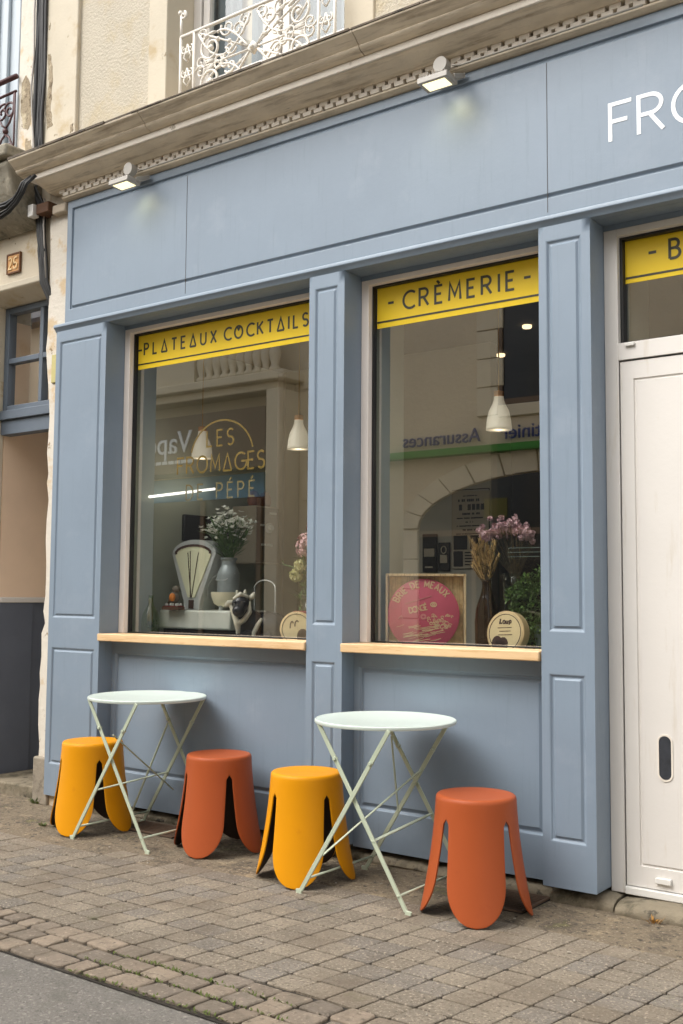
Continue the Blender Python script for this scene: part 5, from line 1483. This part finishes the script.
for x in (-14.2,-13,-11.8,-10.6): mb.box(x-.04,x+.04,OY+.021,OY+.06,.1,2.7)
obj('glazing_bar', mb, M['op_brown'], og)
mb = MB(); mb.extrude_x([(OY-3.2,6.2),(OY+.3,6.2),(OY+.3,6.28),(OY-1.4,7.4),(OY-3.2,7.0)], -17.1, -9.65); obj('roof', mb, M['roof'], oc)
on = thing('opposite_cottage', 'plain rendered house across the street opposite the white door', 'house', (-1, OY, 0))
mb = MB(); mb.box(-3.98, 4, OY-3, OY, .0, 6.0); obj('wall', mb, M['op_render'], on)
mb = MB()
for x in (-2.6,-.4,1.8): mb.box(x,x+.95,OY+.001,OY+.02,3.7,5.2); mb.box(x,x+1.0,OY+.001,OY+.02,.9 if x>-1 else .1,2.3)
obj('window', mb, M['op_glassdark'], on)
mb = MB(); mb.extrude_x([(OY-3.2,6.0),(OY+.3,6.0),(OY+.3,6.08),(OY-1.4,7.1),(OY-3.2,6.8)], -3.95, 4.1); obj('roof', mb, M['roof'], on)

# ================================================================== CAMERA, LIGHT, SKY
yaw, pit, rol = (math.radians(v) for v in (36.2037258, 4.479794, .41618954))
fw = Vector((-math.sin(yaw)*math.cos(pit), math.cos(yaw)*math.cos(pit), math.sin(pit)))
r_ = Vector((math.cos(yaw), math.sin(yaw), 0)); u_ = r_.cross(fw)
rr_ = math.cos(rol)*r_ + math.sin(rol)*u_; uu_ = -math.sin(rol)*r_ + math.cos(rol)*u_
cam = bpy.data.cameras.new('camera'); co = bpy.data.objects.new('camera', cam); COL.objects.link(co)
co.matrix_world = Matrix(((rr_.x,uu_.x,-fw.x,0),(rr_.y,uu_.y,-fw.y,-4.0),(rr_.z,uu_.z,-fw.z,1.22),(0,0,0,1)))
cam.sensor_fit = 'VERTICAL'; cam.sensor_height = 24; cam.sensor_width = 36; cam.lens = 1060/1024*24
cam.clip_end = 500; cam.clip_start = .05
scene.camera = co

sun_dir = Vector((-.42, -.72, 1.02)).normalized()      # towards the sun
elev = math.asin(sun_dir.z); az = math.atan2(sun_dir.x, sun_dir.y)
sl_ = bpy.data.lights.new('sun', 'SUN'); sl_.energy = 1.0; sl_.angle = math.radians(48); sl_.color = (1,.97,.92)
so_ = bpy.data.objects.new('sun', sl_); COL.objects.link(so_)
so_.rotation_euler = (-sun_dir).to_track_quat('-Z', 'Y').to_euler(); so_.location = (-3,-6,9)
w = bpy.data.worlds.new('World'); scene.world = w; w.use_nodes = True
nt = w.node_tree; N = nt.nodes; L = nt.links
sky = N.new('ShaderNodeTexSky'); sky.sky_type = 'NISHITA'; sky.sun_disc = False
sky.sun_elevation = elev; sky.sun_rotation = az; sky.dust_density = 4; sky.air_density = 1.2
hs = N.new('ShaderNodeHueSaturation'); hs.inputs['Saturation'].default_value = .22
L.new(sky.outputs[0], hs.inputs['Color']); L.new(hs.outputs[0], N['Background'].inputs['Color'])
N['Background'].inputs['Strength'].default_value = .15
vs_ = scene.view_settings
vs_.view_transform = 'Standard'; vs_.look = 'None'; vs_.exposure = 1.05; vs_.gamma = 1
scene.cycles.max_bounces = 8; scene.cycles.transparent_max_bounces = 16
scene.cycles.use_denoising = True
scene.cycles.sample_clamp_indirect = 6
